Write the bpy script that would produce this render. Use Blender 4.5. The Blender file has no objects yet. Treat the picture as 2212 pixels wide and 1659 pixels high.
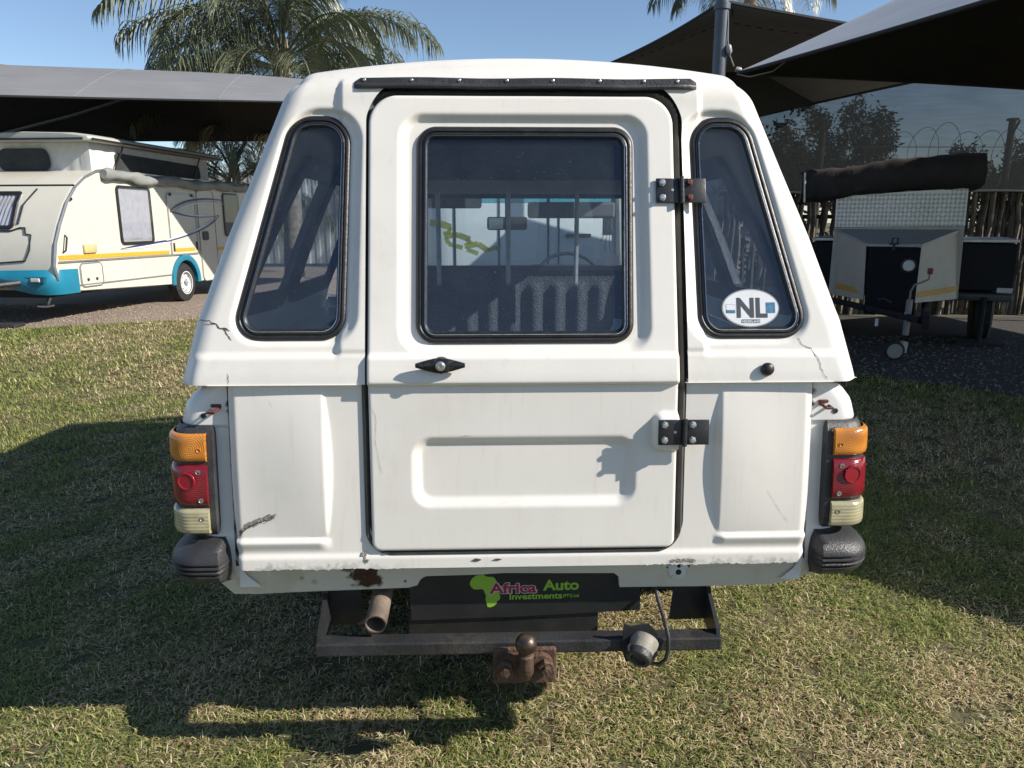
import bpy, bmesh, math, random
import numpy as np
from mathutils import Vector, Matrix
random.seed(7); rng = np.random.default_rng(7)
scene = bpy.context.scene
COL = scene.collection
# ------------------------------------------------------------------ camera
F, PITCH, CAMH = 1597.0, math.radians(12.5), 1.4
cam = bpy.data.cameras.new('camera'); camo = bpy.data.objects.new('camera', cam); COL.objects.link(camo)
cam.sensor_width = 36; cam.lens = 36 * F / 2212; cam.clip_start = .05; cam.clip_end = 800
camo.location = (0, 0, CAMH); camo.rotation_euler = (math.radians(90) - PITCH, 0, 0)
scene.camera = camo
# ------------------------------------------------------------------ sky and sun
SUN = Vector((2.34, -.66, 1.56))            # direction towards the sun
w = bpy.data.worlds.new('World'); scene.world = w; w.use_nodes = True
nt = w.node_tree; bg = nt.nodes['Background']
sky = nt.nodes.new('ShaderNodeTexSky'); sky.sky_type = 'NISHITA'; sky.sun_disc = False
sky.sun_elevation = math.atan2(SUN.z, math.hypot(SUN.x, SUN.y)); sky.sun_rotation = math.atan2(SUN.x, SUN.y)
sky.air_density = 1.0; sky.dust_density = .6; sky.ozone_density = 2.0; sky.altitude = 1200
nt.links.new(sky.outputs[0], bg.inputs[0]); bg.inputs[1].default_value = .095
sl = bpy.data.lights.new('sun', 'SUN'); sl.energy = 4.6; sl.angle = math.radians(.5); sl.color = (1, .94, .84)
so = bpy.data.objects.new('sun', sl); COL.objects.link(so); so.rotation_euler = (-SUN).to_track_quat('-Z', 'Y').to_euler(); so.location = (6, -3, 6)
vs = scene.view_settings; vs.view_transform = 'Standard'; vs.look = 'None'; vs.gamma = 1; vs.exposure = .60
scene.render.engine = 'CYCLES'
scene.cycles.max_bounces = 8; scene.cycles.transparent_max_bounces = 24; scene.cycles.caustics_reflective = False; scene.cycles.caustics_refractive = False
scene.cycles.use_denoising = True

# ------------------------------------------------------------------ helpers
def link_new(ntree, typ, **kw):
    n = ntree.nodes.new(typ)
    for k, v in kw.items(): setattr(n, k, v)
    return n
def pmat(name, col, rough=.5, metal=0., var=.08, vscale=6., bump=0., bscale=60., coat=0., spec=.5, dirt=None, dirt_amt=0., dscale=3., extra=None):
    m = bpy.data.materials.new(name); m.use_nodes = True; t = m.node_tree; b = t.nodes['Principled BSDF']; L = t.links.new
    b.inputs['Roughness'].default_value = rough; b.inputs['Metallic'].default_value = metal
    b.inputs['Specular IOR Level'].default_value = spec
    if coat: b.inputs['Coat Weight'].default_value = coat; b.inputs['Coat Roughness'].default_value = .12
    tc = t.nodes.new('ShaderNodeTexCoord')
    n = link_new(t, 'ShaderNodeTexNoise'); n.inputs['Scale'].default_value = vscale; n.inputs['Detail'].default_value = 6
    L(tc.outputs['Object'], n.inputs['Vector'])
    r = t.nodes.new('ShaderNodeValToRGB'); c0 = [max(0, c * (1 - var)) for c in col]; c1 = [min(1, c * (1 + var)) for c in col]
    r.color_ramp.elements[0].position = .3; r.color_ramp.elements[1].position = .7
    r.color_ramp.elements[0].color = (*c0, 1); r.color_ramp.elements[1].color = (*c1, 1)
    L(n.outputs['Fac'], r.inputs['Fac']); out = r.outputs['Color']
    if dirt:
        n2 = link_new(t, 'ShaderNodeTexNoise'); n2.inputs['Scale'].default_value = dscale; n2.inputs['Detail'].default_value = 9; n2.inputs['Roughness'].default_value = .7
        L(tc.outputs['Object'], n2.inputs['Vector'])
        r2 = t.nodes.new('ShaderNodeValToRGB'); r2.color_ramp.elements[0].position = .52; r2.color_ramp.elements[1].position = .75
        r2.color_ramp.elements[1].color = (dirt_amt,) * 3 + (1,)
        L(n2.outputs['Fac'], r2.inputs['Fac'])
        mx = link_new(t, 'ShaderNodeMix', data_type='RGBA'); L(r2.outputs['Color'], mx.inputs['Factor']); L(out, mx.inputs['A']); mx.inputs['B'].default_value = (*dirt, 1)
        out = mx.outputs['Result']
    if extra: out = extra(t, tc, out, b)
    L(out, b.inputs['Base Color'])
    if bump:
        n3 = link_new(t, 'ShaderNodeTexNoise'); n3.inputs['Scale'].default_value = bscale; n3.inputs['Detail'].default_value = 4
        L(tc.outputs['Object'], n3.inputs['Vector'])
        bp = t.nodes.new('ShaderNodeBump'); bp.inputs['Strength'].default_value = bump; bp.inputs['Distance'].default_value = .01
        L(n3.outputs['Fac'], bp.inputs['Height']); L(bp.outputs['Normal'], b.inputs['Normal'])
    return m
def blobs(spots, inner, rimcol=None):
    """rust / chip spots: list of (x,y,z,r) in object space, edge broken up by noise"""
    def f(t, tc, out, b):
        L = t.links.new
        n = link_new(t, 'ShaderNodeTexNoise'); n.inputs['Scale'].default_value = 45; n.inputs['Detail'].default_value = 5; L(tc.outputs['Object'], n.inputs['Vector'])
        for (x, y, z, r, hard) in spots:
            d = link_new(t, 'ShaderNodeVectorMath', operation='DISTANCE'); L(tc.outputs['Object'], d.inputs[0]); d.inputs[1].default_value = (x, y, z)
            a = link_new(t, 'ShaderNodeMath', operation='MULTIPLY_ADD'); L(n.outputs['Fac'], a.inputs[0]); a.inputs[1].default_value = r * 1.6; L(d.outputs['Value'], a.inputs[2])
            mr = t.nodes.new('ShaderNodeMapRange'); mr.inputs['From Min'].default_value = r * 1.8; mr.inputs['From Max'].default_value = r * (1.8 - hard)
            L(a.outputs[0], mr.inputs['Value'])
            mx = link_new(t, 'ShaderNodeMix', data_type='RGBA'); L(mr.outputs[0], mx.inputs['Factor']); L(out, mx.inputs['A']); mx.inputs['B'].default_value = (*inner, 1)
            out = mx.outputs['Result']
        return out
    return f
def props(o, label=None, cat=None, group=None, kind=None):
    if label: o['label'] = label
    if cat: o['category'] = cat
    if group: o['group'] = group
    if kind: o['kind'] = kind
    return o
def thing(name, label, cat, loc=(0, 0, 0), rotz=0, group=None):
    o = bpy.data.objects.new(name, None); COL.objects.link(o); o.location = loc; o.rotation_euler = (0, 0, rotz); o.empty_display_size = .2
    return props(o, label, cat, group)
def mesh_obj(name, V, Fc, m, parent=None, smooth=False, origin=None):
    V = np.asarray(V, dtype=float).reshape(-1, 3)
    if origin is not None: V = V - np.asarray(origin)
    me = bpy.data.meshes.new(name); me.from_pydata(V.tolist(), [], Fc); me.update()
    if m is not None: me.materials.append(m)
    if smooth: me.polygons.foreach_set('use_smooth', [True] * len(me.polygons))
    o = bpy.data.objects.new(name, me); COL.objects.link(o)
    if parent is not None: o.parent = parent
    return o
def fixn(o, angle=35):
    bm = bmesh.new(); bm.from_mesh(o.data); bmesh.ops.recalc_face_normals(bm, faces=bm.faces); bm.to_mesh(o.data); bm.free()
    if angle: o.data.set_sharp_from_angle(angle=math.radians(angle))
    return o
def child(o, parent, loc=(0, 0, 0), rot=None, scale=None):
    c = o.copy(); COL.objects.link(c); c.parent = parent; c.location = loc
    if rot is not None: c.rotation_euler = rot
    if scale is not None: c.scale = scale
    return c
class MB:
    def __init__(s): s.v = []; s.f = []
    def add(s, V, Fc):
        b = len(s.v); s.v += [tuple(float(c) for c in p) for p in V]; s.f += [[b + i for i in q] for q in Fc]; return s
    def box(s, a, b, bev=0):
        (x0, y0, z0), (x1, y1, z1) = a, b
        if bev:
            bm = bmesh.new(); bmesh.ops.create_cube(bm, size=1)
            for v in bm.verts: v.co = ((x0 + x1) / 2 + v.co.x * (x1 - x0), (y0 + y1) / 2 + v.co.y * (y1 - y0), (z0 + z1) / 2 + v.co.z * (z1 - z0))
            bmesh.ops.bevel(bm, geom=bm.edges[:], offset=bev, segments=2, affect='EDGES', profile=.5)
            bm.verts.index_update(); s.add([v.co[:] for v in bm.verts], [[v.index for v in f.verts] for f in bm.faces]); bm.free(); return s
        return s.add([(x0, y0, z0), (x1, y0, z0), (x1, y1, z0), (x0, y1, z0), (x0, y0, z1), (x1, y0, z1), (x1, y1, z1), (x0, y1, z1)],
                     [(0, 3, 2, 1), (4, 5, 6, 7), (0, 1, 5, 4), (1, 2, 6, 5), (2, 3, 7, 6), (3, 0, 4, 7)])
    def tube(s, pts, r, n=8, closed=False, cap=True):
        pts = [Vector(p) for p in pts]; N = len(pts); rr = r if hasattr(r, '__len__') else [r] * N
        V = []; up = None
        for i, p in enumerate(pts):
            t = (pts[(i + 1) % N] - pts[i - 1]) if closed else (pts[min(i + 1, N - 1)] - pts[max(i - 1, 0)])
            t.normalize()
            if up is None: up = Vector((0, 0, 1)) if abs(t.z) < .9 else Vector((1, 0, 0))
            a = (up - t * up.dot(t)); a = a.normalized() if a.length > 1e-6 else t.orthogonal().normalized(); up = a; b = t.cross(a)
            for k in range(n):
                q = 2 * math.pi * k / n; V.append(p + a * (math.cos(q) * rr[i]) + b * (math.sin(q) * rr[i]))
        Fc = []
        for i in range(N if closed else N - 1):
            for k in range(n):
                j = (i + 1) % N; Fc.append((i * n + k, i * n + (k + 1) % n, j * n + (k + 1) % n, j * n + k))
        if cap and not closed: Fc += [tuple(range(n))[::-1], tuple((N - 1) * n + k for k in range(n))]
        return s.add(V, Fc)
    def lathe(s, prof, c, axis=(0, 0, 1), n=20, cap=True):
        ax = Vector(axis).normalized(); a = ax.orthogonal().normalized(); b = ax.cross(a); V = []; c = Vector(c)
        for (h, r) in prof:
            for k in range(n):
                q = 2 * math.pi * k / n; V.append(c + ax * h + (a * math.cos(q) + b * math.sin(q)) * r)
        Fc = [(i * n + k, i * n + (k + 1) % n, (i + 1) * n + (k + 1) % n, (i + 1) * n + k) for i in range(len(prof) - 1) for k in range(n)]
        if cap: Fc += [tuple(range(n))[::-1], tuple((len(prof) - 1) * n + k for k in range(n))]
        return s.add(V, Fc)
    def prism(s, poly, f0, f1):
        """poly of 2D points, f0/f1 map a 2D point to the two end faces"""
        n = len(poly); return s.add([f0(*p) for p in poly] + [f1(*p) for p in poly], [tuple(range(n))[::-1], tuple(range(n, 2 * n))] + [(i, (i + 1) % n, n + (i + 1) % n, n + i) for i in range(n)])
    def build(s, name, m, parent=None, smooth=False, origin=None, angle=35):
        o = mesh_obj(name, s.v, s.f, m, parent, smooth, origin); return fixn(o, angle if smooth else 0)
def rpoly(pts, rad, n=8):
    """rounded polygon"""
    P = [Vector(p) for p in pts]; N = len(P); rad = rad if hasattr(rad, '__len__') else [rad] * N; out = []
    for i in range(N):
        a, b, c = P[i - 1], P[i], P[(i + 1) % N]; u = (a - b).normalized(); v = (c - b).normalized(); ang = u.angle(v); r = rad[i]
        if r < 1e-5: out.append((b.x, b.y)); continue
        d = r / math.tan(ang / 2); cc = b + (u + v).normalized() * (r / math.sin(ang / 2)); p0 = b + u * d; p1 = b + v * d
        a0 = math.atan2(p0.y - cc.y, p0.x - cc.x); a1 = math.atan2(p1.y - cc.y, p1.x - cc.x); da = (a1 - a0 + math.pi) % (2 * math.pi) - math.pi
        for k in range(n + 1): q = a0 + da * k / n; out.append((cc.x + r * math.cos(q), cc.y + r * math.sin(q)))
    return out
def densify(poly, step):
    out = []
    for i in range(len(poly)):
        a, b = poly[i], poly[(i + 1) % len(poly)]; d = math.dist(a, b); k = max(1, int(math.ceil(d / step)))
        out += [(a[0] + (b[0] - a[0]) * j / k, a[1] + (b[1] - a[1]) * j / k) for j in range(k)]
    return out
def polysdf(poly, X, Z):
    P = np.array(poly); Q = np.roll(P, -1, 0); sh = X.shape; x = X.ravel(); z = Z.ravel(); d = np.full(x.shape, 1e9); ins = np.zeros(x.shape, bool)
    for (ax, az), (bx, bz) in zip(P, Q):
        ex, ez = bx - ax, bz - az; L2 = ex * ex + ez * ez + 1e-18; t = np.clip(((x - ax) * ex + (z - az) * ez) / L2, 0, 1)
        d = np.minimum(d, np.hypot(x - ax - t * ex, z - az - t * ez))
        c = ((az > z) != (bz > z)); ins ^= c & (x < ex * (z - az) / (ez if abs(ez) > 1e-12 else 1e-12) + ax)
    return np.where(ins, -d, d).reshape(sh)
def rrect(x0, x1, z0, z1, r):
    def f(X, Z):
        qx = np.abs(X - (x0 + x1) / 2) - (x1 - x0) / 2 + r; qz = np.abs(Z - (z0 + z1) / 2) - (z1 - z0) / 2 + r
        return np.hypot(np.maximum(qx, 0), np.maximum(qz, 0)) + np.minimum(np.maximum(qx, qz), 0) - r
    return f
def sst(a, b, x): t = np.clip((x - a) / (b - a), 0, 1); return t * t * (3 - 2 * t)
def relief(name, X, Z, S, pos, m, parent, thick=None, thickdir=(0, 1, 0)):
    """keep the grid cells inside S<0, pull the border vertices onto S=0, place by pos(X,Z) -> xyz, extrude the rim"""
    X = X.copy(); Z = Z.copy(); s = S(X, Z); ny, nx = X.shape
    ins = s < 0; keep = ins[:-1, :-1] | ins[1:, :-1] | ins[:-1, 1:] | ins[1:, 1:]
    for _ in range(3):
        e = 1e-4; gx = (S(X + e, Z) - s) / e; gz = (S(X, Z + e) - s) / e; g2 = gx * gx + gz * gz + 1e-9
        mv = s > 0; X = np.where(mv, X - s * gx / g2, X); Z = np.where(mv, Z - s * gz / g2, Z); s = S(X, Z)
    xyz = np.stack(pos(X, Z), -1).reshape(-1, 3); ids = np.arange(ny * nx).reshape(ny, nx)
    q = np.stack([ids[:-1, :-1], ids[:-1, 1:], ids[1:, 1:], ids[1:, :-1]], -1)[keep]
    used = np.unique(q); rm = np.full(ny * nx, -1); rm[used] = np.arange(len(used)); q = rm[q]; V = xyz[used]
    Fc = q.tolist(); V = V.tolist()
    if thick:
        E = np.concatenate([q[:, [0, 1]], q[:, [1, 2]], q[:, [2, 3]], q[:, [3, 0]]]); key = np.sort(E, 1); u, idx, cnt = np.unique(key, axis=0, return_index=True, return_counts=True)
        B = E[idx[cnt == 1]]; mp = {}; td = np.array(thickdir) * thick
        for a in np.unique(B): mp[a] = len(V); V.append(V[a]); V.append((np.array(V[a]) + td).tolist())
        for a, b in B: Fc.append([int(b), int(a), mp[a] , mp[b]][0:0] or [mp[b], mp[a], mp[a] + 1, mp[b] + 1])
    o = mesh_obj(name, V, Fc, m, parent, True); o.data.set_sharp_from_angle(angle=math.radians(50)); return o
def loop_sweep(poly, prof, pos):
    """sweep a profile of (inset, height) round a closed 2D outline; pos(a,b,h) -> xyz"""
    P = np.array(poly); T = np.roll(P, -1, 0) - np.roll(P, 1, 0); T /= np.linalg.norm(T, axis=1)[:, None]
    A = .5 * np.sum(P[:, 0] * np.roll(P[:, 1], -1) - np.roll(P[:, 0], -1) * P[:, 1]); Nn = np.stack([-T[:, 1], T[:, 0]], 1) * (1 if A > 0 else -1)
    V = []; n = len(P); k = len(prof)
    for i in range(n):
        for (ins, h) in prof: a = P[i] + Nn[i] * ins; V.append(pos(a[0], a[1], h))
    Fc = [(i * k + j, i * k + j + 1, ((i + 1) % n) * k + j + 1, ((i + 1) % n) * k + j) for i in range(n) for j in range(k - 1)]
    return V, Fc
def text(name, body, size, m, parent, loc, rot, ext=.0008, off=0., align='LEFT', sx=1., fit=None):
    c = bpy.data.curves.new(name, 'FONT'); c.body = body; c.size = size; c.extrude = ext; c.offset = off; c.align_x = align; c.materials.append(m); c.resolution_u = 3
    o = bpy.data.objects.new(name, c); COL.objects.link(o); o.parent = parent; o.location = loc; o.rotation_euler = rot; o.scale = (sx, 1, 1)
    if fit: FIT[o.name] = fit
    return o
FIT = {}
def ray(px, py):
    dx = (px - 1106) / F; dy = (829.5 - py) / F
    return (dx, math.cos(PITCH) + dy * math.sin(PITCH), -math.sin(PITCH) + dy * math.cos(PITCH))
def at(px, py, Y):
    d = ray(px, py); t = Y / d[1]; return Vector((d[0] * t, Y, CAMH + d[2] * t))
def ground(px, py):
    d = ray(px, py); t = -CAMH / d[2]; return Vector((d[0] * t, d[1] * t, 0))
def bumps(x, y, f, seed):
    r = np.random.default_rng(seed); o = 0
    for k in range(7):
        a = r.uniform(0, 6.28); q = f * r.uniform(.6, 1.7); o = o + np.sin(q * (x * math.cos(a) + y * math.sin(a)) + r.uniform(0, 6.28))
    return o / 3.
# ------------------------------------------------------------------ materials
WHITE = (.755, .72, .665)
M = {}
def streaks(t, tc, out, b):
    L = t.links.new; mp = t.nodes.new('ShaderNodeMapping'); mp.inputs['Scale'].default_value = (60, 60, 3); L(tc.outputs['Object'], mp.inputs[0])
    n = link_new(t, 'ShaderNodeTexNoise'); n.inputs['Scale'].default_value = 1; n.inputs['Detail'].default_value = 5; L(mp.outputs[0], n.inputs['Vector'])
    r = t.nodes.new('ShaderNodeValToRGB'); r.color_ramp.elements[0].position = .58; r.color_ramp.elements[1].position = .8; r.color_ramp.elements[1].color = (.15,) * 3 + (1,); L(n.outputs[0], r.inputs[0])
    mx = link_new(t, 'ShaderNodeMix', data_type='RGBA'); L(r.outputs[0], mx.inputs['Factor']); L(out, mx.inputs['A']); mx.inputs['B'].default_value = (.35, .31, .24, 1); out = mx.outputs['Result']
    v = link_new(t, 'ShaderNodeTexVoronoi'); v.inputs['Scale'].default_value = 34; L(tc.outputs['Object'], v.inputs['Vector'])     # fly specks and stone chips
    r2 = t.nodes.new('ShaderNodeValToRGB'); r2.color_ramp.elements[0].position = .03; r2.color_ramp.elements[0].color = (.5, .5, .5, 1); r2.color_ramp.elements[1].position = .055; r2.color_ramp.elements[1].color = (0, 0, 0, 1); L(v.outputs['Distance'], r2.inputs[0])
    n5 = link_new(t, 'ShaderNodeTexNoise'); n5.inputs['Scale'].default_value = 5; L(tc.outputs['Object'], n5.inputs['Vector'])
    r5 = t.nodes.new('ShaderNodeValToRGB'); r5.color_ramp.elements[0].position = .52; r5.color_ramp.elements[1].position = .62; L(n5.outputs[0], r5.inputs[0])
    mu = link_new(t, 'ShaderNodeMath', operation='MULTIPLY'); L(r2.outputs[0], mu.inputs[0]); L(r5.outputs[0], mu.inputs[1])
    mx = link_new(t, 'ShaderNodeMix', data_type='RGBA'); L(mu.outputs[0], mx.inputs['Factor']); L(out, mx.inputs['A']); mx.inputs['B'].default_value = (.2, .16, .11, 1)
    return mx.outputs['Result']
M['white'] = pmat('white_gelcoat', WHITE, .42, var=.035, vscale=4, bump=.012, bscale=60, dirt=(.5, .46, .38), dirt_amt=.22, dscale=5, coat=.08, extra=streaks)
def chipped(t, tc, out, b):
    out = streaks(t, tc, out, b); L = t.links.new
    sx = t.nodes.new('ShaderNodeSeparateXYZ'); L(tc.outputs['Object'], sx.inputs[0])
    n = link_new(t, 'ShaderNodeTexNoise'); n.inputs['Scale'].default_value = 70; n.inputs['Detail'].default_value = 6; L(tc.outputs['Object'], n.inputs['Vector'])
    a = link_new(t, 'ShaderNodeMath', operation='MULTIPLY_ADD'); L(n.outputs[0], a.inputs[0]); a.inputs[1].default_value = .055; L(sx.outputs['Z'], a.inputs[2])
    mr = t.nodes.new('ShaderNodeMapRange'); mr.inputs['From Min'].default_value = .603; mr.inputs['From Max'].default_value = .590; L(a.outputs[0], mr.inputs['Value'])
    mx = link_new(t, 'ShaderNodeMix', data_type='RGBA'); ab = link_new(t, 'ShaderNodeMath', operation='ABSOLUTE'); L(sx.outputs['X'], ab.inputs[0]); m5 = t.nodes.new('ShaderNodeMapRange'); m5.inputs['From Min'].default_value = .26; m5.inputs['From Max'].default_value = .42; m5.inputs['To Max'].default_value = .75; L(ab.outputs[0], m5.inputs['Value'])
    n8 = link_new(t, 'ShaderNodeTexNoise'); n8.inputs['Scale'].default_value = 14; n8.inputs['Detail'].default_value = 6; L(tc.outputs['Object'], n8.inputs['Vector']); m6 = t.nodes.new('ShaderNodeMapRange'); m6.inputs['From Min'].default_value = .38; m6.inputs['From Max'].default_value = .56; L(n8.outputs[0], m6.inputs['Value'])
    p1 = link_new(t, 'ShaderNodeMath', operation='MULTIPLY'); L(mr.outputs[0], p1.inputs[0]); L(m5.outputs[0], p1.inputs[1]); p2 = link_new(t, 'ShaderNodeMath', operation='MULTIPLY'); L(p1.outputs[0], p2.inputs[0]); L(m6.outputs[0], p2.inputs[1])
    L(p2.outputs[0], mx.inputs['Factor']); L(out, mx.inputs['A']); mx.inputs['B'].default_value = (.36, .34, .31, 1)
    return mx.outputs['Result']
M['white_chip'] = pmat('white_gelcoat_chipped', WHITE, .42, var=.035, vscale=4, bump=.012, bscale=60, dirt=(.5, .46, .38), dirt_amt=.22, dscale=5, coat=.08, extra=chipped)
M['body'] = pmat('white_body_paint', (.74, .73, .71), .3, var=.03, vscale=4, bump=.02, bscale=120, dirt=(.45, .4, .32), dirt_amt=.25, dscale=7, coat=.3)
RUST = (.045, .018, .010)
M['gasket'] = pmat('grey_door_gasket', (.055, .054, .048), .6, var=.3, vscale=20, dirt=(.13, .12, .09), dirt_amt=.5, dscale=12)
M['rubber'] = pmat('black_rubber', (.016, .016, .017), .42, var=.25, vscale=30, bump=.1, bscale=90, dirt=(.10, .09, .075), dirt_amt=.25, dscale=20)
M['plastic'] = pmat('weathered_black_plastic', (.035, .035, .037), .42, var=.3, vscale=12, bump=.25, bscale=260, dirt=(.13, .13, .13), dirt_amt=.45, dscale=14)
M['blackmetal'] = pmat('black_painted_steel', (.02, .021, .024), .4, var=.2, vscale=20, bump=.06, dirt=(.09, .06, .04), dirt_amt=.3, dscale=30)
M['towsteel'] = pmat('worn_black_steel', (.030, .031, .034), .5, metal=.1, var=.3, vscale=15, bump=.2, bscale=120, dirt=(.13, .095, .07), dirt_amt=.5, dscale=9)
M['rust'] = pmat('rusty_steel', (.105, .062, .043), .62, metal=.3, var=.4, vscale=18, bump=.5, bscale=90, dirt=(.045, .03, .024), dirt_amt=.8, dscale=12)
M['ball'] = pmat('worn_ball_steel', (.10, .075, .06), .36, metal=.75, var=.35, vscale=30, bump=.15, bscale=120, dirt=(.06, .035, .022), dirt_amt=.6, dscale=25)
M['zinc'] = pmat('zinc_plated', (.62, .62, .6), .32, metal=.9, var=.15, vscale=60)
M['chrome'] = pmat('bright_trim', (.55, .56, .58), .16, metal=1, var=.15, vscale=50, bump=.05, bscale=60)
M['rustbolt'] = pmat('rusted_bolt', (.11, .03, .018), .7, var=.3, vscale=80, bump=.3)
M['alu'] = pmat('dull_aluminium', (.5, .5, .5), .4, metal=.85, var=.15, vscale=20)
M['darkin'] = pmat('dark_interior', (.03, .03, .034), .8, var=.3, vscale=20, bump=.2)
M['carpet'] = pmat('sprayed_bedliner', (.075, .078, .085), .9, var=.4, vscale=90, bump=1.0, bscale=140)
M['liner'] = pmat('dark_headliner', (.02, .02, .025), .9, var=.2, vscale=40, bump=.2)
M['tyre'] = pmat('tyre_rubber', (.02, .02, .02), .75, var=.3, vscale=20, bump=.3, bscale=80)
M['orange'] = pmat('orange_plastic', (.62, .13, .04), .5)
def lens(name, col, rings=None, ribs=False):
    def ex(t, tc, out, b):
        L = t.links.new; tex = t.nodes.new('ShaderNodeTexWave')
        if ribs: tex.bands_direction = 'Z'; tex.inputs['Scale'].default_value = 38; L(tc.outputs['Object'], tex.inputs['Vector'])
        else:
            tex.wave_type = 'RINGS'; tex.rings_direction = 'Y'; tex.inputs['Scale'].default_value = 60
            mp = t.nodes.new('ShaderNodeMapping'); ab = link_new(t, 'ShaderNodeVectorMath', operation='ABSOLUTE'); L(tc.outputs['Object'], ab.inputs[0]); L(ab.outputs[0], mp.inputs[0]); mp.inputs['Location'].default_value = (-rings[0], 0, -rings[1]); L(mp.outputs[0], tex.inputs['Vector'])
        bp = t.nodes.new('ShaderNodeBump'); bp.inputs['Strength'].default_value = .22; bp.inputs['Distance'].default_value = .002; L(tex.outputs['Fac'], bp.inputs['Height']); L(bp.outputs[0], b.inputs['Normal'])
        mxw = link_new(t, 'ShaderNodeMix', data_type='RGBA'); fw = link_new(t, 'ShaderNodeMath', operation='MULTIPLY'); L(tex.outputs['Fac'], fw.inputs[0]); fw.inputs[1].default_value = .38; L(fw.outputs[0], mxw.inputs['Factor']); L(out, mxw.inputs['A']); mxw.inputs['B'].default_value = (*[c * .45 for c in col], 1); out = mxw.outputs['Result']
        return out
    m = pmat(name, col, .18, var=.22, vscale=25, coat=.5, dirt=tuple(c * .45 + .04 for c in col), dirt_amt=.5, dscale=18, extra=ex)
    m.node_tree.nodes['Principled BSDF'].inputs['Subsurface Weight'].default_value = 0
    return m
M['amber'] = lens('amber_lens', (.62, .23, .035), rings=(.80, .866))
M['redlens'] = lens('red_lens', (.22, .012, .02), rings=(.79, .735))
M['clear'] = lens('yellowed_clear_lens', (.45, .405, .25), ribs=True)
M['reddisc'] = pmat('red_reflector', (.32, .015, .03), .12, coat=.6, var=.2)
def glassmat(name, tint, dust, dustcol=(.5, .52, .55), refl=1.0):
    m = bpy.data.materials.new(name); m.use_nodes = True; t = m.node_tree; t.nodes.clear(); L = t.links.new
    o = t.nodes.new('ShaderNodeOutputMaterial'); tr = t.nodes.new('ShaderNodeBsdfTransparent'); tr.inputs[0].default_value = (*tint, 1)
    gl = t.nodes.new('ShaderNodeBsdfGlossy'); gl.inputs['Roughness'].default_value = .02; gl.inputs[0].default_value = (refl, refl, refl, 1)
    lw_ = t.nodes.new('ShaderNodeLayerWeight'); lw_.inputs[0].default_value = .5; pw_ = link_new(t, 'ShaderNodeMath', operation='POWER'); L(lw_.outputs['Facing'], pw_.inputs[0]); pw_.inputs[1].default_value = 4.5; fr = link_new(t, 'ShaderNodeMath', operation='MULTIPLY_ADD'); L(pw_.outputs[0], fr.inputs[0]); fr.inputs[1].default_value = .9; fr.inputs[2].default_value = .048; df = t.nodes.new('ShaderNodeBsdfDiffuse'); df.inputs[0].default_value = (*dustcol, 1)
    tc = t.nodes.new('ShaderNodeTexCoord'); n = t.nodes.new('ShaderNodeTexNoise'); n.inputs['Scale'].default_value = 9; n.inputs['Detail'].default_value = 10; n.inputs['Roughness'].default_value = .75; L(tc.outputs['Object'], n.inputs['Vector'])
    mr = t.nodes.new('ShaderNodeMapRange'); mr.inputs['From Min'].default_value = .3; mr.inputs['From Max'].default_value = .75; mr.inputs['To Min'].default_value = dust * .6; mr.inputs['To Max'].default_value = dust * 1.6; L(n.outputs[0], mr.inputs['Value'])
    v = t.nodes.new('ShaderNodeTexVoronoi'); v.inputs['Scale'].default_value = 55; L(tc.outputs['Object'], v.inputs['Vector'])
    r2 = t.nodes.new('ShaderNodeValToRGB'); r2.color_ramp.elements[0].position = .04; r2.color_ramp.elements[0].color = (.35, .35, .35, 1); r2.color_ramp.elements[1].position = .07; r2.color_ramp.elements[1].color = (0, 0, 0, 1); L(v.outputs['Distance'], r2.inputs[0])
    ad = link_new(t, 'ShaderNodeMath', operation='MAXIMUM'); L(mr.outputs[0], ad.inputs[0]); L(r2.outputs[0], ad.inputs[1])
    m1 = t.nodes.new('ShaderNodeMixShader'); L(ad.outputs[0], m1.inputs[0]); L(tr.outputs[0], m1.inputs[1]); L(df.outputs[0], m1.inputs[2])
    m2 = t.nodes.new('ShaderNodeMixShader'); L(fr.outputs[0], m2.inputs[0]); L(m1.outputs[0], m2.inputs[1]); L(gl.outputs[0], m2.inputs[2]); L(m2.outputs[0], o.inputs[0]); return m
M['glass'] = glassmat('dusty_glass', (.84, .89, .95), .020, (.45, .50, .58), .8)
M['cleanglass'] = glassmat('cab_glass', (.92, .95, .95), .012)

# ================================================================== GROUND
def ground_sheet(name, poly, z, m):
    o = mesh_obj(name, [(x, y, z) for x, y in poly], [tuple(range(len(poly)))], m); props(o, kind='structure'); return o
def ex_soil(t, tc, out, b):
    L = t.links.new; n = link_new(t, 'ShaderNodeTexNoise'); n.inputs['Scale'].default_value = 1.3; n.inputs['Detail'].default_value = 8; L(tc.outputs['Object'], n.inputs['Vector'])
    r = t.nodes.new('ShaderNodeValToRGB'); e = r.color_ramp.elements; e[0].position = .35; e[0].color = (.06, .065, .025, 1); e[1].position = .65; e[1].color = (.17, .13, .07, 1); L(n.outputs[0], r.inputs[0])
    mx = link_new(t, 'ShaderNodeMix', data_type='RGBA'); mx.inputs['Factor'].default_value = .75; L(out, mx.inputs['A']); L(r.outputs[0], mx.inputs['B']); return mx.outputs['Result']
M['soil'] = pmat('lawn_soil', (.09, .085, .04), .95, var=.5, vscale=40, bump=.6, bscale=120, extra=ex_soil)
M['gravel'] = pmat('brown_gravel', (.27, .215, .17), .95, var=.5, vscale=45, bump=1., bscale=70, dirt=(.13, .10, .08), dirt_amt=.8, dscale=30)
M['darkgravel'] = pmat('dark_gravel', (.05, .043, .038), .95, var=.5, vscale=45, bump=1., bscale=70, dirt=(.16, .15, .14), dirt_amt=.5, dscale=60)
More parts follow.
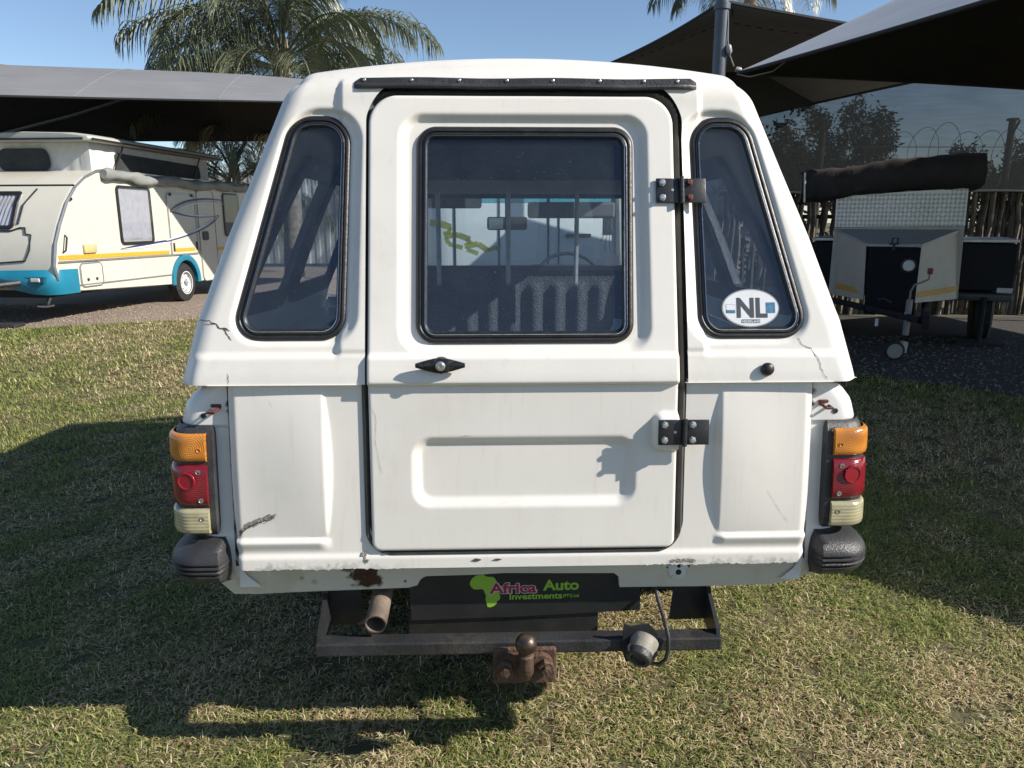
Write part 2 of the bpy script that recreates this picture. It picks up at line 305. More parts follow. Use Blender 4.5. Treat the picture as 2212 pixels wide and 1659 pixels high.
ground_sheet('ground', [(-300, -300), (300, -300), (300, 400), (-300, 400)], 0, M['soil'])
LG = [(-14, 7.4), (-9, 8.6), (-6.62, 9.5), (-5.6, 10.1), (-4.5, 10.65), (-3, 11.2), (1, 11.4), (1.6, 9.4), (2.1, 8.0)]
ground_sheet('gravel_drive', LG + [(2.3, 26), (-30, 26), (-30, 7)], .004, M['gravel'])
RG = [(2.1, 8.0), (2.6, 7.2), (3.19, 6.7), (4.12, 5.79), (6, 4.6), (12, 3.5)]
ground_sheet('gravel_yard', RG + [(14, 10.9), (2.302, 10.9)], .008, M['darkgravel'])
LAWN = [(-14, 7.4)] + LG[1:] + RG[1:] + [(12, -4), (-14, -4)]

def make_grass():
    V = []; Fs = []; Cs = []; base = 0
    def batch(y0, y1, dens, h, wd, seg):
        nonlocal base
        A = (y1 - y0) * (2 * (.92 * (y0 + y1) / 2 + 1.2)); n = int(A * dens); y = rng.uniform(y0, y1, n * 2); x = rng.uniform(-1, 1, n * 2) * (.92 * y1 + 1.2)
        k = np.abs(x) < .92 * y + 1.2; x = x[k][:n]; y = y[k][:n]
        k = polysdf(LAWN, x, y) < .02 + .05 * rng.standard_normal(len(x)); k &= ~((np.abs(x) < .6) & (y > 3.3) & (y < 6)); x = x[k]; y = y[k]; n = len(x)
        dry = np.clip(.46 + .42 * bumps(x, y, 2.2, 3) + .34 * bumps(x, y, 9, 4), 0, 1)
        clump = bumps(x, y, 28, 5); k = rng.uniform(-1.0, 1.6, n) < clump + .65 - .30 * (bumps(x, y, 4.5, 8) > 1.0); x, y, dry = x[k], y[k], dry[k]; n = len(x)
        az = rng.uniform(0, 6.283, n); tilt = np.radians(np.clip(rng.normal(46, 24, n), 0, 86)); hh = h * rng.uniform(.5, 1.45, n); ww = wd * rng.uniform(.6, 1.4, n)
        dead = rng.uniform(0, 1, n) < dry * .78
        tilt = np.where(dead & (rng.uniform(0, 1, n) < .5), np.radians(rng.uniform(65, 88, n)), tilt)
        gm = rng.uniform(0, 1, n)[:, None]; g = np.array([.10, .145, .035]) * (1 - gm) + np.array([.42, .42, .14]) * gm
        sm = rng.uniform(0, 1, n)[:, None]; st = np.array([.42, .32, .17]) * (1 - sm) + np.array([.78, .66, .42]) * sm
        br = np.array([.26, .16, .085]) * rng.uniform(.6, 1.3, n)[:, None]
        c = np.where(dead[:, None], np.where((rng.uniform(0, 1, n) < .2)[:, None], br, st), g)
        dx, dy = np.cos(az), np.sin(az); px_, py_ = -dy, dx
        z0 = rng.uniform(0, .006, n) + np.where(dead, .006 * rng.uniform(0, 1, n), 0)
        def p(f, wf, bend):
            r = hh * f * np.sin(tilt + bend * f); zz = z0 + np.maximum(hh * f * np.cos(np.minimum(tilt + bend * f, 1.5)), .001)
            return [np.stack([x + dx * r + sgn * px_ * ww * wf / 2, y + dy * r + sgn * py_ * ww * wf / 2, zz], 1) for sgn in (-1, 1)]
        if seg == 2:
            a, b2 = p(0, 1, 0); c1, d1 = p(.55, .8, .5); e1, _ = p(1, 0, .9); vv = np.stack([a, b2, c1, d1, e1], 1).reshape(-1, 3); m5 = np.arange(n) * 5 + base
            tri = np.stack([m5, m5 + 1, m5 + 3, m5, m5 + 3, m5 + 2, m5 + 2, m5 + 3, m5 + 4], 1).reshape(-1, 3); cc = np.repeat(c, 5, 0)
        else:
            a, b2 = p(0, 1, 0); e1, _ = p(1, 0, .3); vv = np.stack([a, b2, e1], 1).reshape(-1, 3); m3 = np.arange(n) * 3 + base
            tri = np.stack([m3, m3 + 1, m3 + 2], 1); cc = np.repeat(c, 3, 0)
        V.append(vv); Fs.append(tri); Cs.append(cc); base += len(vv)
    batch(1.2, 2.4, 44000, .027, .0029, 2); batch(2.4, 3.6, 29000, .028, .0036, 2); batch(3.6, 6, 13500, .032, .006, 1); batch(6, 11, 5600, .042, .011, 1)
    V = np.concatenate(V).astype(np.float32); T = np.concatenate(Fs).astype(np.int32); C = np.concatenate(Cs).astype(np.float32)
    me = bpy.data.meshes.new('grass'); me.vertices.add(len(V)); me.vertices.foreach_set('co', V.ravel()); me.loops.add(T.size); me.loops.foreach_set('vertex_index', T.ravel())
    me.polygons.add(len(T)); me.polygons.foreach_set('loop_start', np.arange(0, T.size, 3, dtype=np.int32)); me.update(calc_edges=True)
    ca = me.color_attributes.new('blade', 'FLOAT_COLOR', 'POINT'); ca.data.foreach_set('color', np.concatenate([C, np.ones((len(C), 1), np.float32)], 1).ravel())
    m = bpy.data.materials.new('grass_blades'); m.use_nodes = True; t = m.node_tree; b = t.nodes['Principled BSDF']; at_ = t.nodes.new('ShaderNodeAttribute'); at_.attribute_name = 'blade'
    b.inputs['Roughness'].default_value = .55; b.inputs['Specular IOR Level'].default_value = .3; t.links.new(at_.outputs['Color'], b.inputs['Base Color'])
    trl = t.nodes.new('ShaderNodeBsdfTranslucent'); t.links.new(at_.outputs['Color'], trl.inputs[0]); mxs = t.nodes.new('ShaderNodeMixShader'); mxs.inputs[0].default_value = .25
    t.links.new(b.outputs[0], mxs.inputs[1]); t.links.new(trl.outputs[0], mxs.inputs[2]); t.links.new(mxs.outputs[0], t.nodes['Material Output'].inputs[0])
    me.materials.append(m); o = bpy.data.objects.new('grass', me); COL.objects.link(o); props(o, 'short dry green and straw coloured lawn around the white pickup', 'grass', kind='stuff')
make_grass()
def litter():
    mb = MB()
    for _ in range(420):
        y = random.uniform(1.4, 7); x = random.uniform(-1, 1) * (.8 * y + .5); s = random.uniform(.006, .02); a = random.uniform(0, 6.28); z = random.uniform(.012, .03); ca, sa = math.cos(a) * s, math.sin(a) * s
        mb.add([(x - ca, y - sa, z), (x + sa * .45, y - ca * .45, z + random.uniform(-.004, .006)), (x + ca, y + sa, z + random.uniform(-.004, .01)), (x - sa * .45, y + ca * .45, z + random.uniform(-.004, .006))], [(0, 1, 2, 3)])
    return mb.build('leaf_litter', pmat('dead_leaf', (.16, .095, .05), .8, var=.6, vscale=3))
props(litter(), 'dead brown leaves scattered over the lawn around the pickup', 'leaf litter', kind='stuff')

def stones(name, poly, n, m, size, xr, yr):
    mb = MB(); x = rng.uniform(*xr, n); y = rng.uniform(*yr, n); s = polysdf(poly, x, y)
    for a, b, d in zip(x, y, s):
        if d > -.03: continue
        r = size * random.uniform(.5, 1.5); q = random.uniform(0, 6.28)
        V = [(a + r * math.cos(q + k * 1.257) * random.uniform(.7, 1.1), b + r * math.sin(q + k * 1.257) * random.uniform(.7, 1.1), .006) for k in range(5)] + [(a, b, .006 + r * random.uniform(.5, .9))]
        mb.add(V, [(0, 1, 5), (1, 2, 5), (2, 3, 5), (3, 4, 5), (4, 0, 5)])
    return mb.build(name, m)
props(stones('gravel', LG + [(2.3, 26), (-30, 26), (-30, 7)], 9000, M['gravel'], .016, (-10, -2), (8.5, 12.5)), 'loose brown stones scattered on the gravel drive by the caravan', 'gravel', kind='stuff')
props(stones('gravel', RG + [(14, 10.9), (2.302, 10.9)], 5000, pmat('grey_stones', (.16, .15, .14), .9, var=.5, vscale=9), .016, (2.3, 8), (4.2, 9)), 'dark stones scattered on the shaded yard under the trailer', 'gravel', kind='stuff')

# ================================================================== THE PICKUP (local frame: x right, y forward, z up, rear face near y=0)
TRUCK = thing('pickup_truck', 'white pickup with a high fibreglass canopy, rear door, and tow bar, on the lawn', 'pickup truck', (.03, 1.70, 0), math.radians(1.8))
def lean(z):
    z = np.asarray(z, float); lo = .09 * (z - .6); hi = .0387 + .30 * (z - 1.03); k = .02
    return np.where(z > 1.03 + k, hi, np.where(z < 1.03 - k, lo, lo + .21 * (np.maximum(z - 1.03 + k, 0)) ** 2 / (4 * k)))
def Ly(z): return float(lean(z))
Wz = lambda z: np.interp(z, [1.0, 1.03, 1.16, 1.18, 1.36, 1.53, 1.675, 1.80], [.834, .828, .797, .789, .727, .660, .604, .556])
QW = lambda s: [(s * a, b) for a, b in ((-.563, 1.645), (-.422, 1.645), (-.433, 1.122), (-.702, 1.122))]
QR = [.066, .062, .055, .05]
quarter = {s: densify(rpoly(QW(s), QR, 10), .03) for s in (-1, 1)}
WIN = densify(rpoly([(-.254, 1.115), (.262, 1.115), (.270, 1.619), (-.252, 1.619)], .042, 10), .04)
door_open = rrect(-.379, .396, .599, 1.708, .074)
# -------- canopy shell
ZB, ZT, LC, RR = 1.018, 1.75, 1.65, .062
def shellpt(X, Y, Z, rel=None):
    X, Y, Z = np.broadcast_arrays(*[np.asarray(q, float) for q in (X, Y, Z)]); Wd = Wz(Z)
    r = RR; cx = np.clip(X, -(Wd - r), Wd - r); cy = np.clip(Y, r, 9); cz = np.clip(Z, -9, ZT - r)
    dx, dy, dz = X - cx, Y - cy, Z - cz; n = np.sqrt(dx * dx + dy * dy + dz * dz); k = np.where(n > 1e-9, r / np.maximum(n, 1e-9), 0)
    x, y, z = cx + dx * k, cy + dy * k, cz + dz * k
    if rel is not None: y = y + rel
    z = z + .052 * (1 - (x / .6) ** 2) * sst(1.66, 1.76, z); return x, y + lean(np.minimum(Z, 1.75)), z
def rear_rel(X, Z):
    pil = sst(.449, .437, np.abs(X)) * sst(1.735, 1.715, Z + .0 * X); r = -.012 * pil * sst(1.075, 1.10, Z)
    for s in (-1, 1):
        d = polysdf(quarter[s], X, Z + .002); d2 = polysdf([(a + s * .016, b + .004) for a, b in quarter[s]], X, Z)
        r = r + .013 * sst(.022, .004, np.minimum(d2, d + .008)) + .01 * pil * sst(.014, .0, d)
    r = r - .010 * sst(1.092, 1.078, Z)
    return r
N1 = 300
u = np.linspace(-1, 1, N1); zz = np.linspace(ZB, ZT, 150); U, ZZ = np.meshgrid(u, zz); XX = U * Wz(ZZ)
def S_shell(X, Z):
    s = np.maximum(np.abs(X) - Wz(Z) - 1e-6, np.maximum(Z - ZT, ZB - Z) - 1e-6)
    s = np.maximum(s, -door_open(X, Z))
    for q in (-1, 1): s = np.maximum(s, -(polysdf(quarter[q], X, Z) + .012))
    return s
shell = relief('canopy_shell', XX, ZZ, S_shell, lambda X, Z: shellpt(X, 0 * X, Z, rear_rel(X, Z) * sst(.0, .05, Wz(Z) - np.abs(X)) * sst(0, .03, ZT - Z)), M['white'], TRUCK)
SIDEWIN = [densify(rpoly([(.32, 1.16), (.80, 1.14), (.80, 1.56), (.44, 1.56)], .05, 8), .05), densify(rpoly([(.90, 1.14), (1.54, 1.14), (1.54, 1.56), (.90, 1.56)], .05, 8), .05)]
yy = np.concatenate([np.linspace(0, RR * 1.1, 10), np.linspace(.09, LC, 110)]); z2 = np.linspace(ZB, ZT, 70); YY, Z2 = np.meshgrid(yy, z2)
def S_side(Y, Z):
    s = np.maximum(np.maximum(-Y, Y - LC), np.maximum(Z - ZT, ZB - Z)) - 1e-6
    for q in SIDEWIN: s = np.maximum(s, -(polysdf(q, Y - lean(Z) * 0, Z) + .01))
    return s
def join(o, others):
    """join other meshes into o (same part)"""
    bm = bmesh.new(); bm.from_mesh(o.data)
    for q in others: bm.from_mesh(q.data)
    bmesh.ops.remove_doubles(bm, verts=bm.verts, dist=2e-4); bmesh.ops.recalc_face_normals(bm, faces=bm.faces); bm.to_mesh(o.data); bm.free()
    for q in others: bpy.data.objects.remove(q)
    o.data.polygons.foreach_set('use_smooth', [True] * len(o.data.polygons)); o.data.set_sharp_from_angle(angle=math.radians(45))
sides = [relief('tmp', YY, Z2, S_side, lambda Y, Z, s=s: shellpt(s * Wz(Z), Y, Z), M['white'], TRUCK) for s in (-1, 1)]
U3, Y3 = np.meshgrid(np.linspace(-1, 1, 120), np.concatenate([np.linspace(0, RR * 1.1, 10), np.linspace(.09, LC, 30)])); roofz = np.full_like(U3, ZT)
Vr = np.stack(shellpt(U3 * Wz(ZT), Y3, roofz), -1).reshape(-1, 3); nx = 120; ny = U3.shape[0]
rf = mesh_obj('tmp', Vr, [(j * nx + i, j * nx + i + 1, (j + 1) * nx + i + 1, (j + 1) * nx + i) for j in range(ny - 1) for i in range(nx - 1)], M['white'], TRUCK)
# lip under the canopy rim, front end wall and the turned-in edge
lip = MB(); rim = [(x, *[float(q) for q in shellpt(x, 0., ZB)][1:]) for x in np.linspace(-float(Wz(ZB)), float(Wz(ZB)), 80)]
for i in range(79):
    (xa, ya, za), (xb, yb, zb) = rim[i], rim[i + 1]; xa, ya, za = [float(q) for q in shellpt(xa, 0., ZB, -.014 * (abs(xa) < .76))]; xb, yb, zb = [float(q) for q in shellpt(xb, 0., ZB, -.014 * (abs(xb) < .76))]
    if abs((xa + xb) / 2) < .392: continue
    lip.add([(xa, ya, za), (xb, yb, zb), (xb * .985, yb + .06, zb - .001), (xa * .985, ya + .06, za - .001)], [(0, 1, 2, 3)])
for s in (-1, 1): lip.add([(s * .83, .07, ZB), (s * .83, LC, ZB), (s * .70, LC, ZB - .001), (s * .70, .07, ZB - .001)], [(0, 1, 2, 3)])
lp = lip.build('tmp', M['white'], TRUCK)
join(shell, sides + [rf, lp])
for v in shell.data.vertices: pass
# inner skin: headliner and front wall of the canopy, load bed
mb = MB(); n = 24
for j in range(n):
    y0, y1 = .30 + 1.32 * j / n, .30 + 1.32 * (j + 1) / n
    for i in range(10):
        x0, x1 = -.56 + .112 * i, -.56 + .112 * (i + 1); zf = lambda x: 1.712 - .25 * max(0, abs(x) - .45)
        mb.add([(x0, y0, zf(x0)), (x1, y0, zf(x1)), (x1, y1, zf(x1) - .0), (x0, y1, zf(x0))], [(0, 1, 2, 3)])
mb.build('headliner', M['liner'], TRUCK)
mb = MB(); mb.box((-.69, .12, .62), (.69, 1.63, .64)); mb.box((-.70, .10, .64), (-.67, 1.63, 1.0)); mb.box((.67, .10, .64), (.70, 1.63, 1.0)); mb.build('load_bed', M['carpet'], TRUCK)
# -------- lower rear panel with the bulged outer fields
def edgeR(Z): return .709 - .008 * sst(.75, .55, Z)
def S_low(X, Z):
    rag = .0016 * np.sin(X * 310) * np.sin(X * 97 + 1) + .0014 * np.sin(X * 171 + 2) * np.sin(X * 433) + .001 * np.sin(X * 41)
    return np.maximum(np.maximum(np.abs(X) - edgeR(Z), np.maximum(Z - 1.024, .560 + rag * (np.abs(X) > .3) + .004 * np.sign(-X) * 0 - Z)), -door_open(X, Z))
def low_rel(X, Z):
    a = np.abs(X); t = np.clip((Z - .640) / (1.008 - .640), 0, 1); B = .016 * np.sin(np.pi * t) ** .75
    wdt = .003 + .017 * np.sin(np.pi * t); edge = sst(0, 1, (a - (.484 - wdt)) / wdt); fade = 1 - .75 * sst(.50, .71, a)
    r = -B * edge * fade + .004
    r = r - .010 * sst(.640, .628, Z) * sst(.47, .50, a) + .010 * sst(.632, .60, Z) * sst(.47, .5, a)
    return r - .006 * sst(.60, .585, Z) + .008 * sst(.69, .71, a)
Xg, Zg = np.meshgrid(np.linspace(-.716, .716, 360), np.linspace(.55, 1.03, 130))
relief('rear_panel', Xg, Zg, S_low, lambda X, Z: (X, lean(Z) + low_rel(X, Z), Z), M['white_chip'], TRUCK, thick=.03)
# -------- door
S_door_o = rrect(-.373, .373, .606, 1.690, .045)
def S_doorout(X, Z): return np.maximum(S_door_o(X, Z), np.maximum(rrect(-.373, .373, .606, 1.9, .018)(X, Z), S_door_o(X, Z) * (Z > 1.2) - 9 * (Z <= 1.2))) if False else np.where(Z > 1.2, rrect(-.373, .373, .3, 1.698, .07)(X, Z), rrect(-.373, .373, .606, 1.9, .022)(X, Z))
def S_door(X, Z): return np.maximum(S_doorout(X, Z), -(polysdf(WIN, X, Z) + .013))
def door_rel(X, Z):
    d = np.maximum(-S_doorout(X, Z), 0); R = .006; r = np.where(d < R, R - np.sqrt(np.maximum(R * R - (R - d) ** 2, 0)), 0) - .014
    r = r + .006 * sst(1.024, 1.014, Z) - .010 * sst(1.092, 1.078, Z) * sst(1.012, 1.020, Z) + .012 * sst(1.02, 1.03, Z) * 0
    r = r + .017 * sst(.006, -.020, rrect(-.297, .306, 1.093, 1.652, .055)(X, Z))
    r = r + .0145 * sst(.004, -.024, rrect(-.270, .272, .716, .888, .046)(X, Z))
    pd = rrect(.322, .42, .862, .934, .012)(X, Z); r = r - .022 * sst(.014, 0., pd)
    return r
Xd, Zd = np.meshgrid(np.linspace(-.376, .376, 200), np.linspace(.603, 1.702, 290))
DOOR = relief('rear_door', Xd, Zd, S_door, lambda X, Z: (X, lean(Z) + door_rel(X, Z), Z), M['white'], TRUCK, thick=.03)
# inner face of the door so it has depth from inside, black gasket in the gap
Xs, Zs = np.meshgrid(np.linspace(-.41, .415, 180), np.linspace(.575, 1.73, 240))
gasket = relief('door_gasket', Xs, Zs, lambda X, Z: np.maximum(rrect(-.410, .414, .575, 1.728, .05)(X, Z), -rrect(-.355, .355, .625, 1.67, .05)(X, Z)), lambda X, Z: (X, lean(Z) + .010 - .014 * np.exp(-((rrect(-.384, .387, .597, 1.706, .06)(X, Z)) / .006) ** 2), Z), M['gasket'], TRUCK)
# -------- window in the door: rubber seal, bright strip, pane
def rearpos(off): return lambda a, b, h: (a, Ly(b) + off + h, b)
RUB = [(-.006, .006), (-.006, -.001), (-.003, -.008), (.002, -.011), (.006, -.011), (.008, -.007), (.0095, -.009), (.014, -.010), (.0175, -.006), (.021, -.004), (.022, .006)]
STRIP = [(.0150, -.0085), (.0158, -.0115), (.0172, -.0118), (.0182, -.0085)]
def seal(name, poly, off, parent):
    V, Fc = loop_sweep(poly, RUB, rearpos(off)); o = fixn(mesh_obj(name, V, Fc, M['rubber'], parent, True), 60)
    V, Fc = loop_sweep(poly, STRIP, rearpos(off)); fixn(mesh_obj('trim_strip', V, Fc, M['chrome'], o, True), 50)
    return o
def pane(poly, off, parent, inset=.019, m='glass', y=lambda z: Ly(z)):
    c = np.mean(poly, 0); V, Fc = loop_sweep(poly, [(inset, 0)], lambda a, b, h: (a, 0, b)); n = len(V)
    V = [(a, y(b) + off, b) for a, _, b in V] + [(a, y(b) + off + .004, b) for a, _, b in V]
    return mesh_obj('window_pane', V, [tuple(range(n)), tuple(range(n, 2 * n))[::-1]] + [(i, (i + 1) % n, n + (i + 1) % n, n + i) for i in range(n)], M[m], parent)
seal('window_seal', WIN, .004, DOOR); pane(WIN, .004, DOOR)
for s in (-1, 1):
    q = seal('quarter_window', quarter[s], .014, TRUCK); pane(quarter[s], .013, q)
    if s > 0: QWIN_R = q
# side windows of the canopy: dark frame + pane
for s in (-1, 1):
    for pl in SIDEWIN:
        pos = lambda a, b, h, s=s: (s * (float(Wz(b)) + h - .002), a + Ly(b), b)
        V, Fc = loop_sweep(pl, [(-.008, 0), (-.004, .007), (.03, .007), (.034, -.02), (-.006, -.022), (-.03, -.02), (-.032, -.006)], pos); q = fixn(mesh_obj('side_window', V, Fc, M['rubber'], TRUCK, True), 50)
        V2, _ = loop_sweep(pl, [(.02, -.004)], pos); n = len(V2); mesh_obj('window_pane', V2, [tuple(range(n))], M['cleanglass'], q)
# -------- oval country sticker on the right-hand quarter pane
INK = pmat('sticker_ink', (.05, .055, .07), .5); WHT = pmat('sticker_white', (.72, .74, .76), .4, var=.04, dirt=(.5, .5, .48), dirt_amt=.3, dscale=60); BLU = pmat('sticker_blue', (.05, .17, .30), .5, var=.5, vscale=200); GRY = pmat('sticker_grey', (.25, .26, .28), .5)
SX, SZ = .5595, 1.189; LA = math.atan(.30)
def stick(x, z, d): return (SX + x, Ly(SZ + z) + .0115 - d, SZ + z)
def disc(rx, rz, d, m, name, parent):
    P = [(rx * math.cos(q), rz * math.sin(q)) for q in np.linspace(0, 2 * math.pi, 49)[:-1]]; return mesh_obj(name, [stick(x, z, d) for x, z in P], [tuple(range(48))], m, parent)
ST = disc(.0715, .0455, .0006, GRY, 'country_sticker', QWIN_R); ST['label'] = 'white oval NL sticker low in the right quarter window'
rotS = (math.pi / 2 - LA, 0, 0)
disc(.0685, .0427, .001, WHT, 'sticker_face', QWIN_R)
text('sticker_letters', 'NL', .066, INK, QWIN_R, stick(.002, -.0205, .0016), rotS, .0002, .0022, 'CENTER', .92)
b = MB(); b.add([stick(-.023, -.0355, .0014), stick(.023, -.0355, .0014), stick(.023, -.027, .0014), stick(-.023, -.027, .0014)], [(0, 1, 2, 3)]); b.build('sticker_band', INK, QWIN_R)
text('sticker_name', 'NEDERLAND', .0082, WHT, QWIN_R, stick(0, -.0343, .0019), rotS, .0001, .0002, 'CENTER', .95)
b = MB(); b.add([stick(x, z, .0014) for x, z in ((-.061, -.012), (-.038, -.012), (-.038, .009), (-.061, .009))], [(0, 1, 2, 3)]); b.build('flag_border', GRY, QWIN_R)
b = MB(); b.add([stick(x, z, .0017) for x, z in ((-.0603, -.0045), (-.0387, -.0045), (-.0387, .0083), (-.0603, .0083))], [(0, 1, 2, 3)]); b.build('flag_white', WHT, QWIN_R)
b = MB(); b.add([stick(x, z, .0018) for x, z in ((-.0603, -.0113), (-.0387, -.0113), (-.0387, -.0045), (-.0603, -.0045))], [(0, 1, 2, 3)]); b.build('flag_blue', BLU, QWIN_R)
b = MB(); b.add([stick(x, z, .0014) for x, z in ((.038, -.012), (.061, -.012), (.061, .0135), (.038, .0135))], [(0, 1, 2, 3)]); b.build('coat_of_arms', BLU, QWIN_R)
# -------- drip rail with screws
mb = MB(); pr = [(-.001, -.021), (-.006, -.021), (-.008, -.006), (-.011, -.003), (-.024, -.008), (-.027, -.016), (-.024, -.020), (-.009, -.012)]
RZ = 1.727
prof = [(0, .018), (-.005, .018), (-.007, .002), (-.011, -.001), (-.026, -.004), (-.030, -.011), (-.027, -.017), (-.012, -.017), (0, -.019)]
xs = [-.4085, -.392, *np.linspace(-.36, .38, 30), .418, .434]
V = []; k = len(prof)
for i, x in enumerate(xs):
    e = .35 if i in (0, len(xs) - 1) else 1
    for (y, z) in prof: V.append((x, Ly(RZ) - .012 + y * .5 * e, RZ + .72 * (z if y != 0 else z) * (1 if z < 0 or i not in (0, len(xs) - 1) else .3) + .0012 * math.sin(x * 19)))
Fc = [(i * k + j, i * k + (j + 1) % k, (i + 1) * k + (j + 1) % k, (i + 1) * k + j) for i in range(len(xs) - 1) for j in range(k)] + [tuple(range(k)), tuple((len(xs) - 1) * k + j for j in range(k))[::-1]]
RAIL = fixn(mesh_obj('drip_rail', V, Fc, M['plastic'], TRUCK, True), 30)
sc_ = MB().lathe([(0, .0040), (.0015, .0040), (.0025, .0026), (.0026, .0014), (.0018, .0012)], (0, 0, 0), (0, -1, 0), 10).build('screw', M['zinc'], RAIL, True)
for i, x in enumerate(np.array([-.383, -.268, -.152, -.035, .078, .193, .303, .386])):
    o = sc_ if i == 0 else child(sc_, RAIL); o.location = (x, Ly(RZ) - .0150, RZ + .0072)
# -------- hinges
def hinge(x, z, y, rusty, tilt):
    h = MB(); h.box((-.062, -.003, -.0305), (-.002, .002, .0305), .002); h.box((.002, -.003, -.0305), (.060, .002, .0305), .002)
    for j in range(5): h.tube([(0, -.006, -.033 + .0134 * j), (0, -.006, -.033 + .0134 * j + .0126)], .0062, 10)
    o = h.build('door_hinge', M['blackmetal'], TRUCK, True); o.location = (x, y, z); o.rotation_euler = (-tilt, 0, 0)
    n = 0
    for i, (bx, bz) in enumerate(((-.047, .019), (-.047, -.018), (.020, .019), (.020, -.018))):
        m = M['rustbolt'] if rusty and i > 1 else M['zinc']; q = MB().lathe([(0, .0088), (.001, .0088), (.001, .0072), (.0065, .0072), (.0075, .006), (.0078, .002)], (0, 0, 0), (0, -1, 0), 6).build('bolt', m, o); q.location = (bx, -.003, bz)
    q = MB().lathe([(0, .0035), (.0004, .0035)], (0, 0, 0), (0, -1, 0), 10).build('screw_hole', M['alu'], o); q.location = (-.022, -.0033, .001); return o
hinge(.388, 1.470, Ly(1.47) - .019, True, math.atan(.30)); hinge(.381, .905, Ly(.905) - .0395, False, math.atan(.09))
# -------- T handle
hb = MB(); hz = 1.066; hy = Ly(hz) - .0245
hb.lathe([(0, .025), (.004, .025), (.006, .020), (.007, .015), (.018, .013)], (-.197, hy + .002, hz - .006), (0, -1, 0), 24)
HD = hb.build('door_handle', M['blackmetal'], DOOR, True)
V = []; nS = 15
for i in range(nS):
    t = -1 + 2 * i / (nS - 1); hh = .0145 * (1 - abs(t) ** 1.35) + .005; dd = .010 * (1 - .4 * t * t)
    for k in range(10):
        q = 2 * math.pi * k / 10; V.append((-.198 + .058 * t, hy - .021 + dd * math.cos(q) * .9, hz + .002 + hh * math.sin(q)))
Fc = [(i * 10 + k, i * 10 + (k + 1) % 10, (i + 1) * 10 + (k + 1) % 10, (i + 1) * 10 + k) for i in range(nS - 1) for k in range(10)] + [tuple(range(10)), tuple((nS - 1) * 10 + k for k in range(10))]
fixn(mesh_obj('grip', V, Fc, pmat('gloss_black', (.015, .016, .018), .25, var=.3, vscale=60, dirt=(.2, .2, .2), dirt_amt=.5, dscale=80), DOOR, True), 40)
MB().lathe([(0, .0115), (.004, .0115), (.005, .009), (.0055, .0085), (.0056, .004), (.004, .0035)], (-.197, hy - .029, hz + .002), (0, -1, 0), 20).build('lock_cylinder', M['alu'], DOOR, True)
# -------- rubber stop knob
mb = MB(); mb.lathe([(0, .012), (.002, .0155), (.008, .0165), (.013, .014), (.017, .008), (.018, .001)], (.587, Ly(1.049) - .009, 1.049), (0, -1, 0), 22); mb.build('rubber_stop', M['rubber'], TRUCK, True)
# -------- body corners, lamps, bumper ends (plan section: inner edge -> rear -> rounded corner -> side)
def corner(zs, xi, wf, y0, r, yend, s, n_arc=10, inwall=.05):
    V = []; row = None
    for z in zs:
        xi_, w_, y_ = xi(z), wf(z), y0(z); rr = r(z) if callable(r) else r; pts = []
        if inwall: pts.append((xi_, y_ + inwall))
        pts += [(xi_ + (w_ - rr - xi_) * t, y_) for t in (0, .04, .5, 1)]
        pts += [(w_ - rr + rr * math.sin(q), y_ + rr - rr * math.cos(q)) for q in np.linspace(0, math.pi / 2, n_arc)[1:]]
        pts += [(w_, y_ + rr + (yend - y_ - rr) * t) for t in (.02, .5, 1)]
        row = len(pts); V += [(s * a, b, z) for a, b in pts]
    return V, [(i * row + k, i * row + k + 1, (i + 1) * row + k + 1, (i + 1) * row + k) for i in range(len(zs) - 1) for k in range(row - 1)], row
bw = lambda z: float(np.interp(z, [.47, .53, .60, .66, .80, .905, .915, .96, .99, 1.01], [.70, .768, .812, .837, .848, .852, .846, .834, .810, .778]))
bxi = lambda z: .7175 - .006 * float(sst(.75, .55, z))
RUSTY = [(-.716, Ly(z) + .03, z, r, .6) for z, r in ((.965, .010), (.948, .008), (.905, .006), (.845, .005), (.81, .007), (.78, .004), (.74, .006), (.70, .004), (.66, .005))] + [(.716, Ly(z) + .03, z, r, .6) for z, r in ((.985, .014), (.955, .010), (.87, .006), (.80, .005), (.76, .004), (.70, .006))]
M['bodyrust'] = pmat('white_body_paint_rusting', (.74, .73, .71), .3, var=.03, vscale=4, bump=.02, bscale=120, dirt=(.45, .4, .32), dirt_amt=.25, dscale=7, coat=.3, extra=blobs(RUSTY, (.05, .024, .014)))
